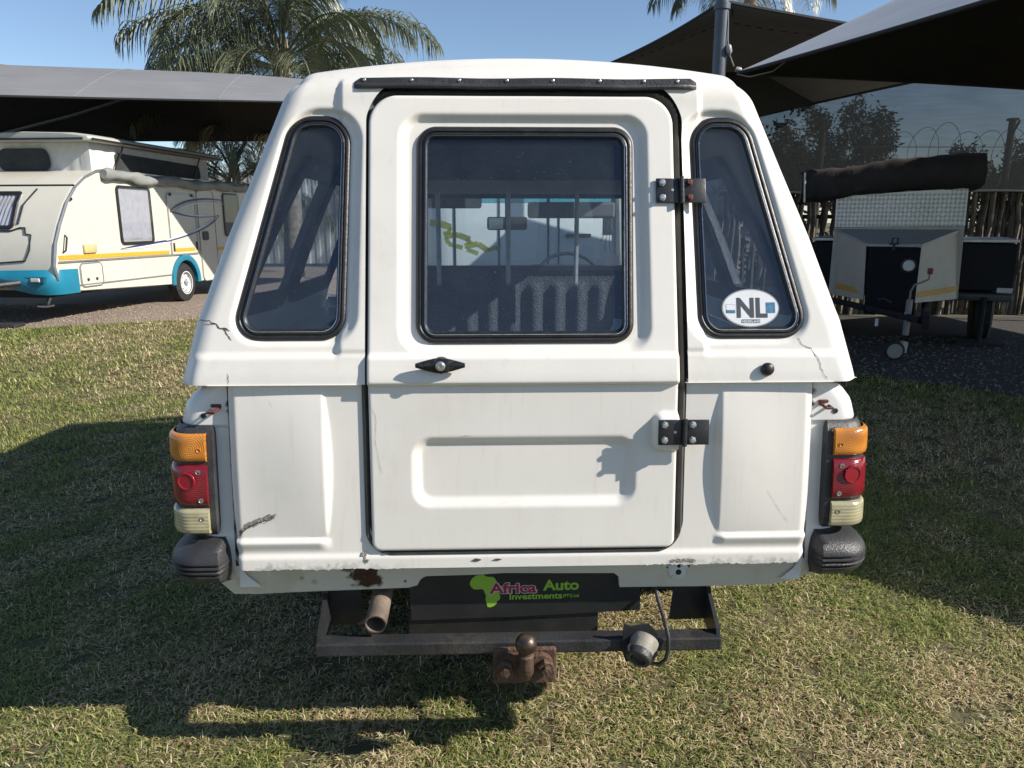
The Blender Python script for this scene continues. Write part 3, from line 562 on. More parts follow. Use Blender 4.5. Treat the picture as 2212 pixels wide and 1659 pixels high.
for s in (-1, 1):
    zs = list(np.linspace(.50, .89, 14)) + [.905, .910, .915, .92] + list(np.linspace(.93, 1.01, 8))
    V, Fc, row = corner(zs, bxi, bw, lambda z: Ly(z) + .034 - .008 * float(sst(.905, .915, z)), lambda z: .075 - .02 * float(sst(.9, .92, z)), 1.70, s)
    top = len(zs) - 1; V += [(s * .7, .10, 1.008), (s * .7, 1.70, 1.008)]; i0 = top * row; Fc += [(i0 + k, i0 + k + 1, len(V) - 2) for k in range(row - 3)] + [(i0 + row - 3, i0 + row - 2, i0 + row - 1, len(V) - 1, len(V) - 2)]
    BS = fixn(mesh_obj('bed_side', V, Fc, M['bodyrust'], TRUCK, True), 40)
    # latch stub, rusty
    q = MB(); q.tube([(s * .735, Ly(.955) + .030, .957), (s * .741, Ly(.955) - .004, .951), (s * .757, Ly(.955) + .0, .950), (s * .760, Ly(.955) + .03, .950)], .0035, 8); q.box((s * .744 - .012, Ly(.96) + .020, .958), (s * .744 + .012, Ly(.96) + .027, .966), .002); q.build('latch_stub', M['rustbolt'], BS, True)
    q = MB().lathe([(0, .007), (.002, .0065), (.0022, .003), (.001, .0025)], (s * .776, Ly(.937) + .026, .937), (0, -1, 0), 14).build('drain_hole', M['plastic'], BS, True)
    # lamp: bezel then three lenses
    bez = lambda z: bw(.86) + .000 + .013 * (1 - abs((z - .778) / .138) ** 4)
    zb = np.concatenate([[.640, .642], np.linspace(.65, .905, 18), [.913, .915]]); yo = lambda o, hz_=.136: (lambda z: Ly(z) + .034 - o * max(.0, 1 - abs((z - .778) / .1385) ** 8) ** .5)
    V, Fc, row = corner(zb, lambda z: .751 + .010 * (1 - max(0, 1 - abs((z - .778) / .1385) ** 14) ** .5), bez, yo(.030), .055, .22, s, inwall=.045)
    V += [(s * .751, Ly(.64) + .05, .640), (s * .751, Ly(.915) + .05, .915)]
    LAMP = fixn(mesh_obj('tail_lamp', V, Fc, M['plastic'], TRUCK, True), 40)
    for nm, z0, z1, mt in (('amber_lens', .832, .900, 'amber'), ('red_lens', .7235, .8235, 'redlens'), ('clear_lens', .653, .716, 'clear')):
        zl = np.concatenate([[z0, z0 + .0015], np.linspace(z0 + .005, z1 - .005, 8), [z1 - .0015, z1]]); zm = (z0 + z1) / 2; hz_ = (z1 - z0) / 2
        rnd = lambda z, zm=zm, hz_=hz_: max(0., 1 - abs((z - zm) / (hz_ + .0003)) ** 10) ** .5
        V, Fc, row = corner(zl, lambda z: .7655, lambda z, rnd=rnd: bez(.778) - .006 + .011 * rnd(z), lambda z, rnd=rnd: Ly(z) + .006 - .013 * rnd(z), .06, .20, s, 14, inwall=.012)
        ln = fixn(mesh_obj(nm, V, Fc, M[mt], LAMP, True), 50)
    for (bx, bz) in ((.780, .861), (.785, .808), (.781, .738), (.781, .692)):
        MB().lathe([(0, .0062), (.0022, .0062), (.0024, .0046), (.0008, .004), (.0008, .001)], (s * bx, Ly(bz) - .006, bz), (0, -1, 0), 14).build('lens_screw', M['zinc'] if bz < .85 else M['amber'], LAMP, True)
    MB().lathe([(0, .0225), (.003, .0220), (.0032, .019), (.0015, .0185), (.0018, .001)], (s * .812, Ly(.787) - .0080, .787), (s * .14, -1, 0), 26).build('reflector_disc', M['reddisc'], LAMP, True)
    # bumper end
    zc, hh = .573, .060
    def off(z): 
        t = (z - zc) / hh; g = sum(math.exp(-((z - q) / .0022) ** 2) for q in (.556, .568, .580)); return max(0, 1 - abs(t) ** 2.6) ** .55 - .10 * g
    zs = [zc - hh] + list(np.linspace(zc - hh + .0015, zc + hh - .0015, 56)) + [zc + hh]
    V, Fc, row = corner(zs, lambda z: .750 - .012 * max(0, 1 - ((z - zc) / hh) ** 2), lambda z: bw(.597) - .002 + .072 * off(z), lambda z: Ly(.6) + .055 - .085 * off(z), lambda z: .085, .30, s, 14, inwall=0)
    nV = len(V) // row
    cap = [(s * (.708 + .0), Ly(.6) + .05, V[j * row][2]) for j in range(nV)]; b0 = len(V)
    V2 = []; # rounded inner end
    for j in range(nV):
        x, y, z = V[j * row]; V[j * row] = (x + s * -.006, y + .022 * max(0, off(z)), z); 
    V += [(p[0] , p[1] + .03, p[2]) for p in [(V[j * row][0] - s * .006, Ly(.6) + .05, V[j * row][2]) for j in range(nV)]]
    Fc += [(b0 + j, j * row, (j + 1) * row, b0 + j + 1) for j in range(nV - 1)]
    fixn(mesh_obj('bumper_end', V, Fc, M['plastic'], TRUCK, True), 50)
# black gap strips between panel and body corners
for s in (-1, 1):
    mb = MB(); zs = np.linspace(.555, 1.012, 24)
    for a, b_ in zip(zs[:-1], zs[1:]): mb.add([(s * .685, Ly(a) + .034, a), (s * .720, Ly(a) + .034, a), (s * .720, Ly(b_) + .034, b_), (s * .685, Ly(b_) + .034, b_)], [(0, 1, 2, 3)])
    mb.build('gap_seal', M['rubber'], TRUCK)
    mb = MB(); mb.box((s * .755 - .05, .09, 1.004), (s * .755 + .045, .20, 1.0175)); mb.build('rim_gasket', M['rubber'], TRUCK)

# -------- rear valance
VP = [(-.775, .512), (-.736, .470), (-.655, .4725), (-.546, .477), (-.293, .484), (-.270, .491), (-.262, .508), (-.249, .518), (-.12, .520), (-.05, .524), (.10, .521), (.232, .519), (.245, .508), (.249, .476), (.45, .475), (.649, .478), (.762, .510), (.72, .565), (.66, .60), (-.66, .60), (-.72, .565)]
VPd = densify(VP, .02)
VRUST = [(-.402, .030, .528, .042, .3), (-.380, .034, .508, .026, .3), (-.440, .030, .550, .022, .3), (-.56, .033, .517, .007, 1.5), (-.715, .036, .52, .008, 1.6), (-.53, .035, .505, .012, 1.7), (-.30, .036, .503, .005, .8), (.368, .032, .533, .005, .6), (.400, .032, .556, .008, .6), (.424, .032, .536, .005, .6)]
def ex_val(t, tc, out, b): return blobs(VRUST, RUST)(t, tc, out, b)
M['valance'] = pmat('old_cream_paint', (.60, .57, .48), .45, var=.06, vscale=5, bump=.05, dirt=(.34, .26, .16), dirt_amt=.45, dscale=6, extra=ex_val)
Xv, Zv = np.meshgrid(np.linspace(-.78, .77, 300), np.linspace(.464, .605, 44))
VAL = relief('rear_valance', Xv, Zv, lambda X, Z: polysdf(VPd, X, Z), lambda X, Z: (X, .032 + .16 * np.maximum(.53 - Z, 0) + .10 * np.maximum(np.abs(X) - .68, 0) + .003 * sst(.002, -.002, np.abs(np.abs(X) - .636) - .001), Z), M['valance'], TRUCK, thick=.02)
b_ = MB().lathe([(0, .0052), (.003, .0052), (.0032, .003), (.001, .0028)], (0, 0, 0), (0, -1, 0), 12).build('bolt', M['rustbolt'], VAL, True); b_.location = (-.4015, .033, .5225)
c_ = child(b_, VAL, (-.4015, .031, .536))
MB().lathe([(0, .026), (.0035, .025), (.0045, .022), (.0045, .001)], (.396, .034, .527), (0, -1, 0), 28).build('tow_eye_boss', pmat('white_boss', (.66, .66, .64), .4, dirt=(.12, .05, .03), dirt_amt=.8, dscale=55), VAL, True)
for z, r in ((.521, .0075), (.538, .0048)): MB().lathe([(0, r), (.0006, r), (.0007, .0005)], (.397, .0295, z), (0, -1, 0), 14).build('bolt_hole', M['liner'], VAL)
# paint cracks and the torn scar on the panel
def crack(name, pts, wd, m, parent, off=-.0015, jag=.004, step=.006, relf=None):
    r = random.Random(len(pts) * 13 + int(abs(pts[0][0]) * 1000)); P = []
    for a, b in zip(pts[:-1], pts[1:]):
        n = max(2, int(math.dist(a, b) / step))
        for i in range(n): t = i / n; P.append((a[0] + (b[0] - a[0]) * t + r.uniform(-jag, jag), a[1] + (b[1] - a[1]) * t + r.uniform(-jag, jag)))
    P.append(pts[-1]); V = []; Fc = []
    for i, (x, z) in enumerate(P):
        a = P[max(i - 1, 0)]; c = P[min(i + 1, len(P) - 1)]; d = math.hypot(c[0] - a[0], c[1] - a[1]) + 1e-9; nx_, nz_ = -(c[1] - a[1]) / d, (c[0] - a[0]) / d
        ww = wd * r.uniform(.5, 1.5) * (1 if 0 < i < len(P) - 1 else .2)
        for q in (-1, 1):
            xx, zz_ = x + q * nx_ * ww / 2, z + q * nz_ * ww / 2; yv = Ly(zz_) + (relf(np.array([[xx]]), np.array([[zz_]]))[0, 0] if relf else 0) + off; V.append((xx, yv, zz_))
    Fc = [(2 * i, 2 * i + 1, 2 * i + 3, 2 * i + 2) for i in range(len(P) - 1)]; return mesh_obj(name, V, Fc, m, parent)
DK = pmat('dark_crack', (.07, .06, .05), .8, var=.5, vscale=200); GS = pmat('torn_gelcoat', (.30, .28, .25), .9, var=.6, vscale=160, bump=1, bscale=300)
shr = lambda X, Z: rear_rel(X, Z) * sst(.0, .05, Wz(Z) - np.abs(X))
crack('gelcoat_scar', [(-.695, .652), (-.68, .668), (-.655, .682), (-.625, .690), (-.605, .702)], .010, GS, TRUCK, -.002, .004, .004, low_rel)
crack('gelcoat_scar', [(-.698, .645), (-.68, .664), (-.655, .678), (-.625, .687), (-.607, .697)], .0016, DK, TRUCK, -.0035, .003, .004, low_rel)
crack('paint_crack', [(-.775, 1.168), (-.745, 1.163), (-.725, 1.150), (-.700, 1.142)], .0028, DK, TRUCK, -.001, .003, .005, shr)
crack('paint_crack', [(-.72, 1.150), (-.705, 1.132), (-.695, 1.12)], .002, DK, TRUCK, -.001, .002, .005, shr)
crack('paint_crack', [(.668, 1.122), (.676, 1.105), (.700, 1.095), (.712, 1.07), (.722, 1.045), (.735, 1.022)], .0014, DK, TRUCK, -.0012, .003, .006, shr)
crack('paint_crack', [(-.70, 1.045), (-.698, 1.03), (-.702, 1.02)], .0016, DK, TRUCK, -.0012, .003, .005, shr)
for pts in ([(-.37, .97), (-.355, .94), (-.358, .88), (-.345, .80)], [(-.155, .892), (-.125, .894)], [(-.06, .722), (-.04, .727)]): crack('scratch', pts, .0006, GS, DOOR, -.001, .001, .01, door_rel)
for pts in ([(.60, .75), (.64, .69), (.66, .665)], [(-.61, .98), (-.60, .96)]): crack('scratch', pts, .0006, GS, TRUCK, -.001, .001, .01, low_rel)
for x in (-.118, -.068): crack('paint_chip', [(x - .011, .5785), (x + .012, .580)], .006, DK, TRUCK, -.002, .001, .006, low_rel)
crack('paint_chip', [(-.398, .605), (-.392, .59), (-.388, .575)], .010, GS, TRUCK, -.002, .004, .004, low_rel)
crack('paint_chip', [(.365, .573), (.372, .571), (.41, .573), (.43, .570)], .006, GS, TRUCK, -.002, .002, .005, low_rel)
# -------- number board with lettering
PB = MB(); PB.prism([(-.296, .535), (-.290, .381), (-.03, .3865), (.308, .400), (.306, .535)], lambda x, z: (x, .058, z), lambda x, z: (x, .062, z))
BOARD = PB.build('number_board', pmat('satin_black_board', (.016, .017, .017), .5, var=.2, vscale=10, bump=.03, dirt=(.05, .05, .045), dirt_amt=.4, dscale=8), TRUCK)
GRN = pmat('print_green', (.26, .47, .045), .5, var=.04); RED = pmat('print_red', (.33, .02, .045), .5, var=.05); PW = pmat('print_white', (.62, .58, .56), .5)
AF = [(835, 200), (845, 180), (862, 165), (885, 158), (905, 157), (912, 168), (930, 172), (950, 172), (962, 182), (972, 205), (985, 225), (1003, 228), (992, 250), (980, 265), (988, 285), (985, 302), (972, 312), (968, 328), (952, 342), (935, 348), (922, 345), (918, 325), (912, 300), (915, 280), (908, 262), (905, 250), (895, 240), (875, 243), (855, 242), (840, 228), (833, 212)]
def bp(x, z): return (-.087 + (x - 932) * .0005095, .480 - (z - 215) * .00049)
for_ = MB(); for_.prism([bp(*p) for p in AF], lambda x, z: (x, .0572, z), lambda x, z: (x, .0579, z)); for_.build('africa_map', GRN, BOARD)
R90 = (math.pi / 2, 0, 0); ti = math.radians(.6); RT = (math.pi / 2, -ti, 0)
text('lettering', 'Africa', .0400, PW, BOARD, (-.0890, .0568, .4550), RT, .0002, .0027, 'LEFT', 1, .1265); text('lettering', 'Africa', .0400, RED, BOARD, (-.0868, .0562, .4552), RT, .0002, .0012, 'LEFT', 1, .1220)
text('lettering', 'Auto', .0400, GRN, BOARD, (.0520, .0568, .4620), RT, .0002, .0012, 'LEFT', 1, .094)
text('lettering', 'Investments', .0240, GRN, BOARD, (-.0345, .0566, .4370), RT, .0002, .0006, 'LEFT', 1, .137)
text('lettering', '(PTY) Ltd', .0125, GRN, BOARD, (.1050, .0568, .4410), RT, .0001, .0003, 'LEFT', 1, .041)
# -------- tow bar
TB = MB(); TB.box((-.515, -.055, .350), (.492, -.008, .384), .004); TOW = TB.build('tow_bar', M['towsteel'], TRUCK)
for s, x in ((-1, -.513), (1, .492)):
    q = MB(); q.prism([(-.050, .350), (.02, .350), (.18, .40), (.20, .502), (.078, .502), (.062, .46), (-.035, .40)], lambda y, z, x=x, s=s: (x, y, z), lambda y, z, x=x, s=s: (x - s * .010, y, z))
    q.prism([(0, .502), (-s * .085, .502), (-s * .092, .45), (-s * .10, .36), (0, .36)], lambda a, z, x=x: (x + a, .078, z), lambda a, z, x=x: (x + a, .084, z)); q.build('bracket', M['blackmetal'], TOW)
q = MB(); q.box((-.079, -.075, .285), (.077, -.062, .378), .006); MT = q.build('ball_mount', M['rust'], TOW)
q = MB(); q.prism(rpoly([(-.070, .296), (.070, .296), (.070, .368), (-.070, .368)], [.006, .006, .034, .034], 8), lambda x, z: (x, -.094, z), lambda x, z: (x, -.074, z)); q.build('ball_flange', M['rust'], MT)
q = MB(); q.tube([(0, -.085, .318), (0, -.098, .325), (0, -.112, .345), (0, -.114, .37), (0, -.114, .40)], [.017, .019, .0195, .017, .0145], 16); q.lathe([(0, .019), (.006, .0195), (.010, .015)], (0, -.114, .378), (0, 0, 1), 20)
q.prism([(-.030, .30), (.030, .30), (.018, .345), (-.018, .345)], lambda x, z: (x, -.095, z), lambda x, z: (x, -.074, z)); q.build('ball_neck', M['rust'], MT, True)
b = MB(); b.lathe([(-.0250, .004)] + [(-.0255 * math.cos(t), .0265 * math.sin(t)) for t in np.linspace(.5, 2.75, 16)] + [(.0246, .001)], (0, -.114, .414), (0, 0, 1), 28); b.build('tow_ball', M['ball'], MT, True)
for x in (-.05, .05): MB().lathe([(0, .022), (.012, .022), (.016, .019), (.0165, .012), (.03, .012), (.031, .002)], (x, -.092, .340), (0, -1, 0), 6).build('mount_bolt', M['rust'], MT)
q = MB(); q.box((-.30, .066, .325), (.20, .080, .402), .003); q.build('tow_crossplate', M['blackmetal'], TOW)
for s in (-1, 1):
    q = MB()
    for k in range(4): q.tube([(s * .50, .25 + .12 * k, .44 - .012 * k - .03), (s * .50, 1.05, .36 - .012 * k), (s * .50, 1.85 - .12 * k, .44 - .012 * k - .03)], .012, 6)
    q.build('leaf_spring', M['darkin'], TRUCK, True); q = MB(); q.tube([(s * .38, .95, .33), (s * .40, .72, .58)], .026, 10); q.tube([(s * .38, .95, .33), (s * .39, .85, .45)], .034, 10); q.build('shock_absorber', M['darkin'], TRUCK, True)
q = MB(); q.box((-.10, .55, .36), (.30, .95, .52), .05); q.build('fuel_tank', M['darkin'], TRUCK, True)
# -------- exhaust
q = MB(); q.tube([(-.36, 1.2, .44), (-.362, .5, .455), (-.366, .12, .452), (-.368, -.035, .425)], [.0245, .0245, .0262, .0268], 20, cap=False); q.tube([(-.368, -.035, .425), (-.366, .10, .450)], [.0238, .0238], 20, cap=False); q.lathe([(0, .0238), (0, .0268)], (-.368, -.035, .425), (0, -1, -.2), 20, cap=False)
q.lathe([(0, .024), (.001, .001)], (-.366, .09, .449), (0, -1, -.15), 16); q.build('exhaust_pipe', pmat('exhaust_steel', (.24, .185, .15), .6, metal=.4, var=.35, vscale=14, bump=.2, dirt=(.09, .05, .035), dirt_amt=.7, dscale=10), TRUCK, True)
# -------- trailer socket with cable
q = MB(); q.prism([(.243, .432), (.262, .423), (.305, .430), (.328, .405), (.330, .345), (.315, .325), (.25, .330), (.240, .36)], lambda x, z: (x, -.064, z), lambda x, z: (x, -.057, z)); SOCK = q.build('socket_plate', M['blackmetal'], TRUCK)
ax = Vector((-.42, -.80, -.42)).normalized(); c0 = Vector((.296, -.060, .384))
q = MB(); q.lathe([(0, .036), (.012, .035), (.022, .031), (.040, .029), (.044, .029)], c0, ax, 24); q.build('trailer_socket', pmat('cast_alloy', (.27, .245, .205), .6, metal=0, var=.25, vscale=40, bump=.2, dirt=(.15, .11, .07), dirt_amt=.6, dscale=40), SOCK, True)
q = MB(); q.lathe([(.036, .0305), (.054, .0305), (.057, .028), (.0575, .020), (.050, .018), (.050, .001)], c0, ax, 24); q.build('socket_cap', M['plastic'], SOCK, True)
q = MB(); q.tube([c0 + ax * .02 + Vector((-.03, -.005, .012)), c0 + ax * .03 + Vector((-.033, -.004, .012)), c0 + ax * .046 + Vector((-.028, -.004, .014))], .006, 8); q.build('cap_hinge', M['blackmetal'], SOCK)
q = MB(); q.tube([(.342, .10, .52), (.346, .03, .45), (.350, -.05, .42), (.3545, -.062, .395), (.3555, -.066, .365), (.350, -.066, .335), (.335, -.062, .318), (.315, -.055, .318), (.302, -.045, .335)], .0052, 8); q.build('socket_cable', M['plastic'], SOCK, True)
# -------- underbody, axle, wheels
mb = MB(); mb.box((-.66, .10, .50), (.66, 3.5, .60)); mb.box((-.42, .08, .50), (-.36, 3.4, .58)); mb.box((.36, .08, .50), (.42, 3.4, .58)); mb.box((-.45, .1, .52), (.45, .14, .60)); mb.tube([(-.60, 1.05, .31), (.60, 1.05, .31)], .045, 10); mb.lathe([(-.12, .06), (-.06, .12), (.06, .12), (.12, .06)], (0, 1.05, .31), (1, 0, 0), 14); mb.build('underbody', M['darkin'], TRUCK)
def wheel(x, y):
    s = 1 if x > 0 else -1; t = MB().lathe([(-.085, .19), (-.085, .27), (-.07, .300), (-.03, .31), (.03, .31), (.07, .300), (.085, .27), (.085, .19)], (0, 0, 0), (1, 0, 0), 28, False).build('wheel', M['tyre'], TRUCK, True); t.location = (x, y, .31)
    MB().lathe([(-.06, .19), (-.02, .18), (.0, .09), (.02, .07), (.035, .06), (.037, .001)], (0, 0, 0), (s, 0, 0), 24).build('rim', M['alu'], t, True)
for x, y in ((-.66, 1.05), (.66, 1.05), (-.66, 3.2), (.66, 3.2)): wheel(x, y)
_before = set(o.name for o in COL.objects)
# -------- cab: rear wall with window, roof, pillars, doors, screen, bonnet
cabpos = lambda y: (lambda a, b, h: (a, y + h, b))
CW = densify(rpoly([(-.60, 1.185), (.60, 1.185), (.56, 1.508), (-.56, 1.508)], .05, 6), .05)
Xc, Zc = np.meshgrid(np.linspace(-.74, .74, 100), np.linspace(.62, 1.60, 80))
cabw = lambda Z: np.interp(Z, [.62, 1.1, 1.60], [.74, .74, .60])
relief('cab_rear_wall', Xc, Zc, lambda X, Z: np.maximum(np.maximum(np.abs(X) - cabw(Z), np.maximum(Z - 1.6, .62 - Z)), -(polysdf(CW, X, Z) + .01)), lambda X, Z: (X, 2.0 - .016 * sst(-.2, .6, np.sin(X * 62)) * sst(1.13, 1.10, Z) + 0 * Z, Z), M['carpet'], TRUCK)
V, Fc = loop_sweep(CW, [(-.012, .004), (-.010, -.012), (.012, -.012), (.014, .004)], cabpos(2.0)); CWS = fixn(mesh_obj('cab_rear_window', V, Fc, M['rubber'], TRUCK, True), 50); pane(CW, 2.002, CWS, .01, 'cleanglass', lambda z: 0)
mb = MB(); mb.box((-.66, 1.955, 1.512), (.66, 1.99, 1.572), .004); mb.build('canopy_front_header', M['white'], TRUCK); mb = MB(); mb.box((-.63, 1.93, 1.585), (.63, 1.945, 1.735)); mb.build('canopy_front_wall', M['liner'], TRUCK)
bar0 = None
M['bar'] = pmat('bright_painted_bar', (.55, .55, .54), .35, metal=.35, var=.2, vscale=30)
for x in (-.301, .004, .303):
    q = MB(); q.box((-.010, -.004, -.205), (.010, 0, .205), .0015); q.box((-.004, -.010, -.185), (.004, -.004, .185), .0015)
    for z in (-.194, .194): q.lathe([(0, .0065), (.005, .006), (.0055, .001)], (0, -.004, z), (0, -1, 0), 8)
    o = q.build('window_bar', M['bar'], TRUCK); o.location = (x, 1.60, 1.324)
mb = MB(); n = 14
def cabroof(x, y): return 1.615 + .035 * (1 - (x / .66) ** 2) * float(sst(1.95, 2.3, y)) - .05 * float(sst(3.0, 3.3, y))
for j in range(n):
    for i in range(10):
        x0, x1 = -.64 + .128 * i, -.64 + .128 * (i + 1); y0, y1 = 1.98 + 1.22 * j / n, 1.98 + 1.22 * (j + 1) / n
        mb.add([(x, y, cabroof(x, y)) for x, y in ((x0, y0), (x1, y0), (x1, y1), (x0, y1))], [(0, 1, 2, 3)]); mb.add([(x, y, cabroof(x, y) - .03) for x, y in ((x0, y0), (x1, y0), (x1, y1), (x0, y1))], [(3, 2, 1, 0)])
mb.build('cab_roof', M['body'], TRUCK, True)
for s in (-1, 1):
    q = MB(); q.prism([(1.99, .5), (3.72, .5), (3.72, 1.02), (1.99, 1.06)], lambda y, z, s=s: (s * .70, y, z), lambda y, z, s=s: (s * .815, y, z)); q.build('cab_door', M['body'], TRUCK)
    q = MB(); q.tube([(s * .76, 3.70, 1.0), (s * .70, 3.45, 1.25), (s * .64, 3.17, 1.585)], [.035, .03, .03], 8); q.build('windscreen_pillar', M['body'], TRUCK, True)
    q = MB(); q.tube([(s * .74, 2.05, 1.03), (s * .69, 2.05, 1.32), (s * .63, 2.03, 1.60)], [.05, .045, .04], 8); q.build('rear_pillar', M['body'], TRUCK, True)
    q = MB(); q.tube([(s * .63, 2.0, 1.60), (s * .635, 2.7, 1.605), (s * .64, 3.2, 1.575)], .03, 8); q.build('roof_gutter', M['body'], TRUCK, True)
    q = MB(); q.add([(s * .755, 2.08, 1.05), (s * .755, 3.62, 1.03), (s * .645, 3.14, 1.58), (s * .635, 2.08, 1.59)], [(0, 1, 2, 3)]); q.build('door_glass', M['cleanglass'], TRUCK)
q = MB(); q.add([(-.74, 3.68, 1.01), (.74, 3.68, 1.01), (.63, 3.18, 1.575), (-.63, 3.18, 1.575)], [(0, 1, 2, 3)]); q.build('windscreen', M['cleanglass'], TRUCK)
q = MB(); q.add([(-.645, 3.25, 1.495), (.645, 3.25, 1.495), (.63, 3.185, 1.57), (-.63, 3.185, 1.57)], [(0, 1, 2, 3)]); q.build('screen_tint_band', glassmat('tint_band', (.12, .42, .48), .03), TRUCK)
V = []; sec = [(3.66, .80, 1.02, .5), (3.9, .80, 1.0, .5), (4.25, .78, .95, .48), (4.42, .75, .84, .46), (4.45, .72, .6, .45)]
for (y, wd, zt, zb) in sec: V += [(-wd, y, zb), (-wd, y, zt - .07), (-wd + .06, y, zt - .015), (0, y, zt), (wd - .06, y, zt - .015), (wd, y, zt - .07), (wd, y, zb)]
Fc = [(i * 7 + k, i * 7 + k + 1, (i + 1) * 7 + k + 1, (i + 1) * 7 + k) for i in range(4) for k in range(6)] + [tuple(28 + k for k in range(7))]; fixn(mesh_obj('bonnet', V, Fc, M['body'], TRUCK, True), 40)
mb = MB(); mb.box((-.72, 3.25, .75), (.72, 3.66, 1.10), .03); mb.box((.16, 3.15, .93), (.56, 3.42, 1.14), .03); mb.build('dashboard', M['darkin'], TRUCK)
SWc = Vector((.36, 2.95, 1.055)); q = MB(); tl = math.radians(62)
q.tube([SWc + Vector((.185 * math.cos(t), .185 * math.sin(t) * math.cos(tl), .185 * math.sin(t) * math.sin(tl))) for t in np.linspace(0, 2 * math.pi, 33)[:-1]], .011, 8, closed=True); q.tube([SWc, SWc + Vector((0, .3, -.16))], .02, 8)
for t in (0, math.pi): q.tube([SWc, SWc + Vector((.18 * math.cos(t), 0, 0))], .008, 6)
q.build('steering_wheel', M['darkin'], TRUCK, True)
for x in (-.34, .34): q = MB(); q.box((x - .25, 2.12, .70), (x + .25, 2.28, 1.10), .05); q.box((x - .25, 2.2, .62), (x + .25, 2.75, .78), .05); q.build('seat', M['darkin'], TRUCK, True)
q = MB(); q.box((-.09, 3.10, 1.345), (.136, 3.125, 1.418), .012); q.tube([(.02, 3.12, 1.41), (.02, 3.2, 1.52)], .008, 6); MR = q.build('rear_view_mirror', M['darkin'], TRUCK, True); q = MB(); q.box((-.08, 3.097, 1.353), (.0, 3.099, 1.410)); q.build('mirror_glass', M['chrome'], MR)
q = MB(); q.box((-.68, 3.20, 1.465), (-.12, 3.22, 1.535), .015); q.box((.14, 3.15, 1.41), (.64, 3.175, 1.50), .015); q.build('sun_visor', pmat('grey_vinyl', (.22, .21, .2), .7), TRUCK)
# stickers on the cab window: pale green lizard-like decal, small line figure, blank label
YG = glassmat('faded_yellow_green_decal', (.85, .88, .25), .55, (.75, .78, .12), .3); q = MB(); cy = 1.996
def dec(pts, wd): 
    for a, b in zip(pts[:-1], pts[1:]):
        d = Vector((b[0] - a[0], b[1] - a[1])).normalized(); n_ = Vector((-d.y, d.x)) * wd / 2; q.add([(a[0] + n_.x, cy, a[1] + n_.y), (a[0] - n_.x, cy, a[1] - n_.y), (b[0] - n_.x, cy, b[1] - n_.y), (b[0] + n_.x, cy, b[1] + n_.y)], [(0, 1, 2, 3)])
for pts, wd in (([(-.345, 1.388), (-.30, 1.385), (-.25, 1.368)], .030), ([(-.25, 1.37), (-.262, 1.345), (-.285, 1.34)], .018), ([(-.28, 1.33), (-.22, 1.335), (-.165, 1.315), (-.18, 1.30)], .026), ([(-.275, 1.325), (-.262, 1.295), (-.20, 1.278)], .020), ([(-.19, 1.285), (-.13, 1.295), (-.085, 1.265)], .026), ([(-.085, 1.265), (-.04, 1.283), (-.05, 1.268)], .018), ([(-.18, 1.27), (-.13, 1.252)], .02)): dec(pts, wd)
q.build('window_decal', YG, CWS)
q = MB()
for pts in ([(.50, 1.38), (.505, 1.35), (.495, 1.30), (.50, 1.265)], [(.515, 1.38), (.515, 1.30), (.52, 1.265)], [(.50, 1.372), (.487, 1.34), (.475, 1.31)], [(.517, 1.372), (.53, 1.345)], [(.497, 1.352), (.52, 1.352)]): q.tube([(a, cy, b) for a, b in pts], .0014, 5)
q.tube([(.508 + .012 * math.cos(t), cy, 1.397 + .014 * math.sin(t)) for t in np.linspace(0, 6.283, 13)[:-1]], .0014, 5, closed=True); q.build('figure_decal', M['darkin'], CWS); [setattr(v, 'co', v.co + Vector((-.05, 0, -.006))) for v in bpy.data.objects['figure_decal'].data.vertices]
q = MB(); q.box((.442, 1.993, 1.196), (.509, 1.995, 1.241)); q.build('blank_label', pmat('grey_label', (.12, .13, .15), .6), CWS)
# the cab is short: remap its length
def ymap(y): return float(np.interp(y, [1.5, 1.9, 2.1, 3.18, 3.70, 4.45], [1.5, 1.60, 1.80, 2.62, 3.10, 3.85]))
for o in [o for o in COL.objects if o.type == 'MESH' and o.name not in _before and not o.name.startswith(('window_bar',))]:
    for v in o.data.vertices: v.co.y = ymap(v.co.y)
# loose things lying in the load bed
oc = thing('plastic_crate', 'flat orange object lying in the load bed behind the rear window', 'crate', tuple(TRUCK.location + Vector((.15, .55, .64))), math.radians(14))
q = MB(); q.box((-.13, -.09, 0), (.13, .09, .012), .004); q.box((-.13, -.09, .012), (-.122, .09, .37), .003); q.box((.122, -.09, .012), (.13, .09, .37), .003); q.box((-.122, -.09, .012), (.122, -.082, .37), .003); q.box((-.122, .082, .012), (.122, .09, .37), .003); q.build('crate_body', M['orange'], oc)
q = MB(); q.box((-.135, -.095, .37), (.135, .095, .385), .005); q.build('lid', M['orange'], oc, True)
bt = thing('plastic_bottle', 'dusty white plastic bottle in the load bed behind the rear window', 'bottle', tuple(TRUCK.location + Vector((.31, .62, .64))))
q = MB(); q.lathe([(0, .05), (.01, .055), (.36, .055), (.42, .03), (.44, .022), (.46, .022)], (0, 0, 0), (0, 0, 1), 18); q.build('bottle_body', pmat('milky_plastic', (.5, .5, .48), .4, dirt=(.25, .22, .18), dirt_amt=.6, dscale=12), bt, True)
q = MB(); q.lathe([(.46, .026), (.49, .026), (.492, .002)], (0, 0, 0), (0, 0, 1), 14); q.build('cap', M['darkin'], bt, True)
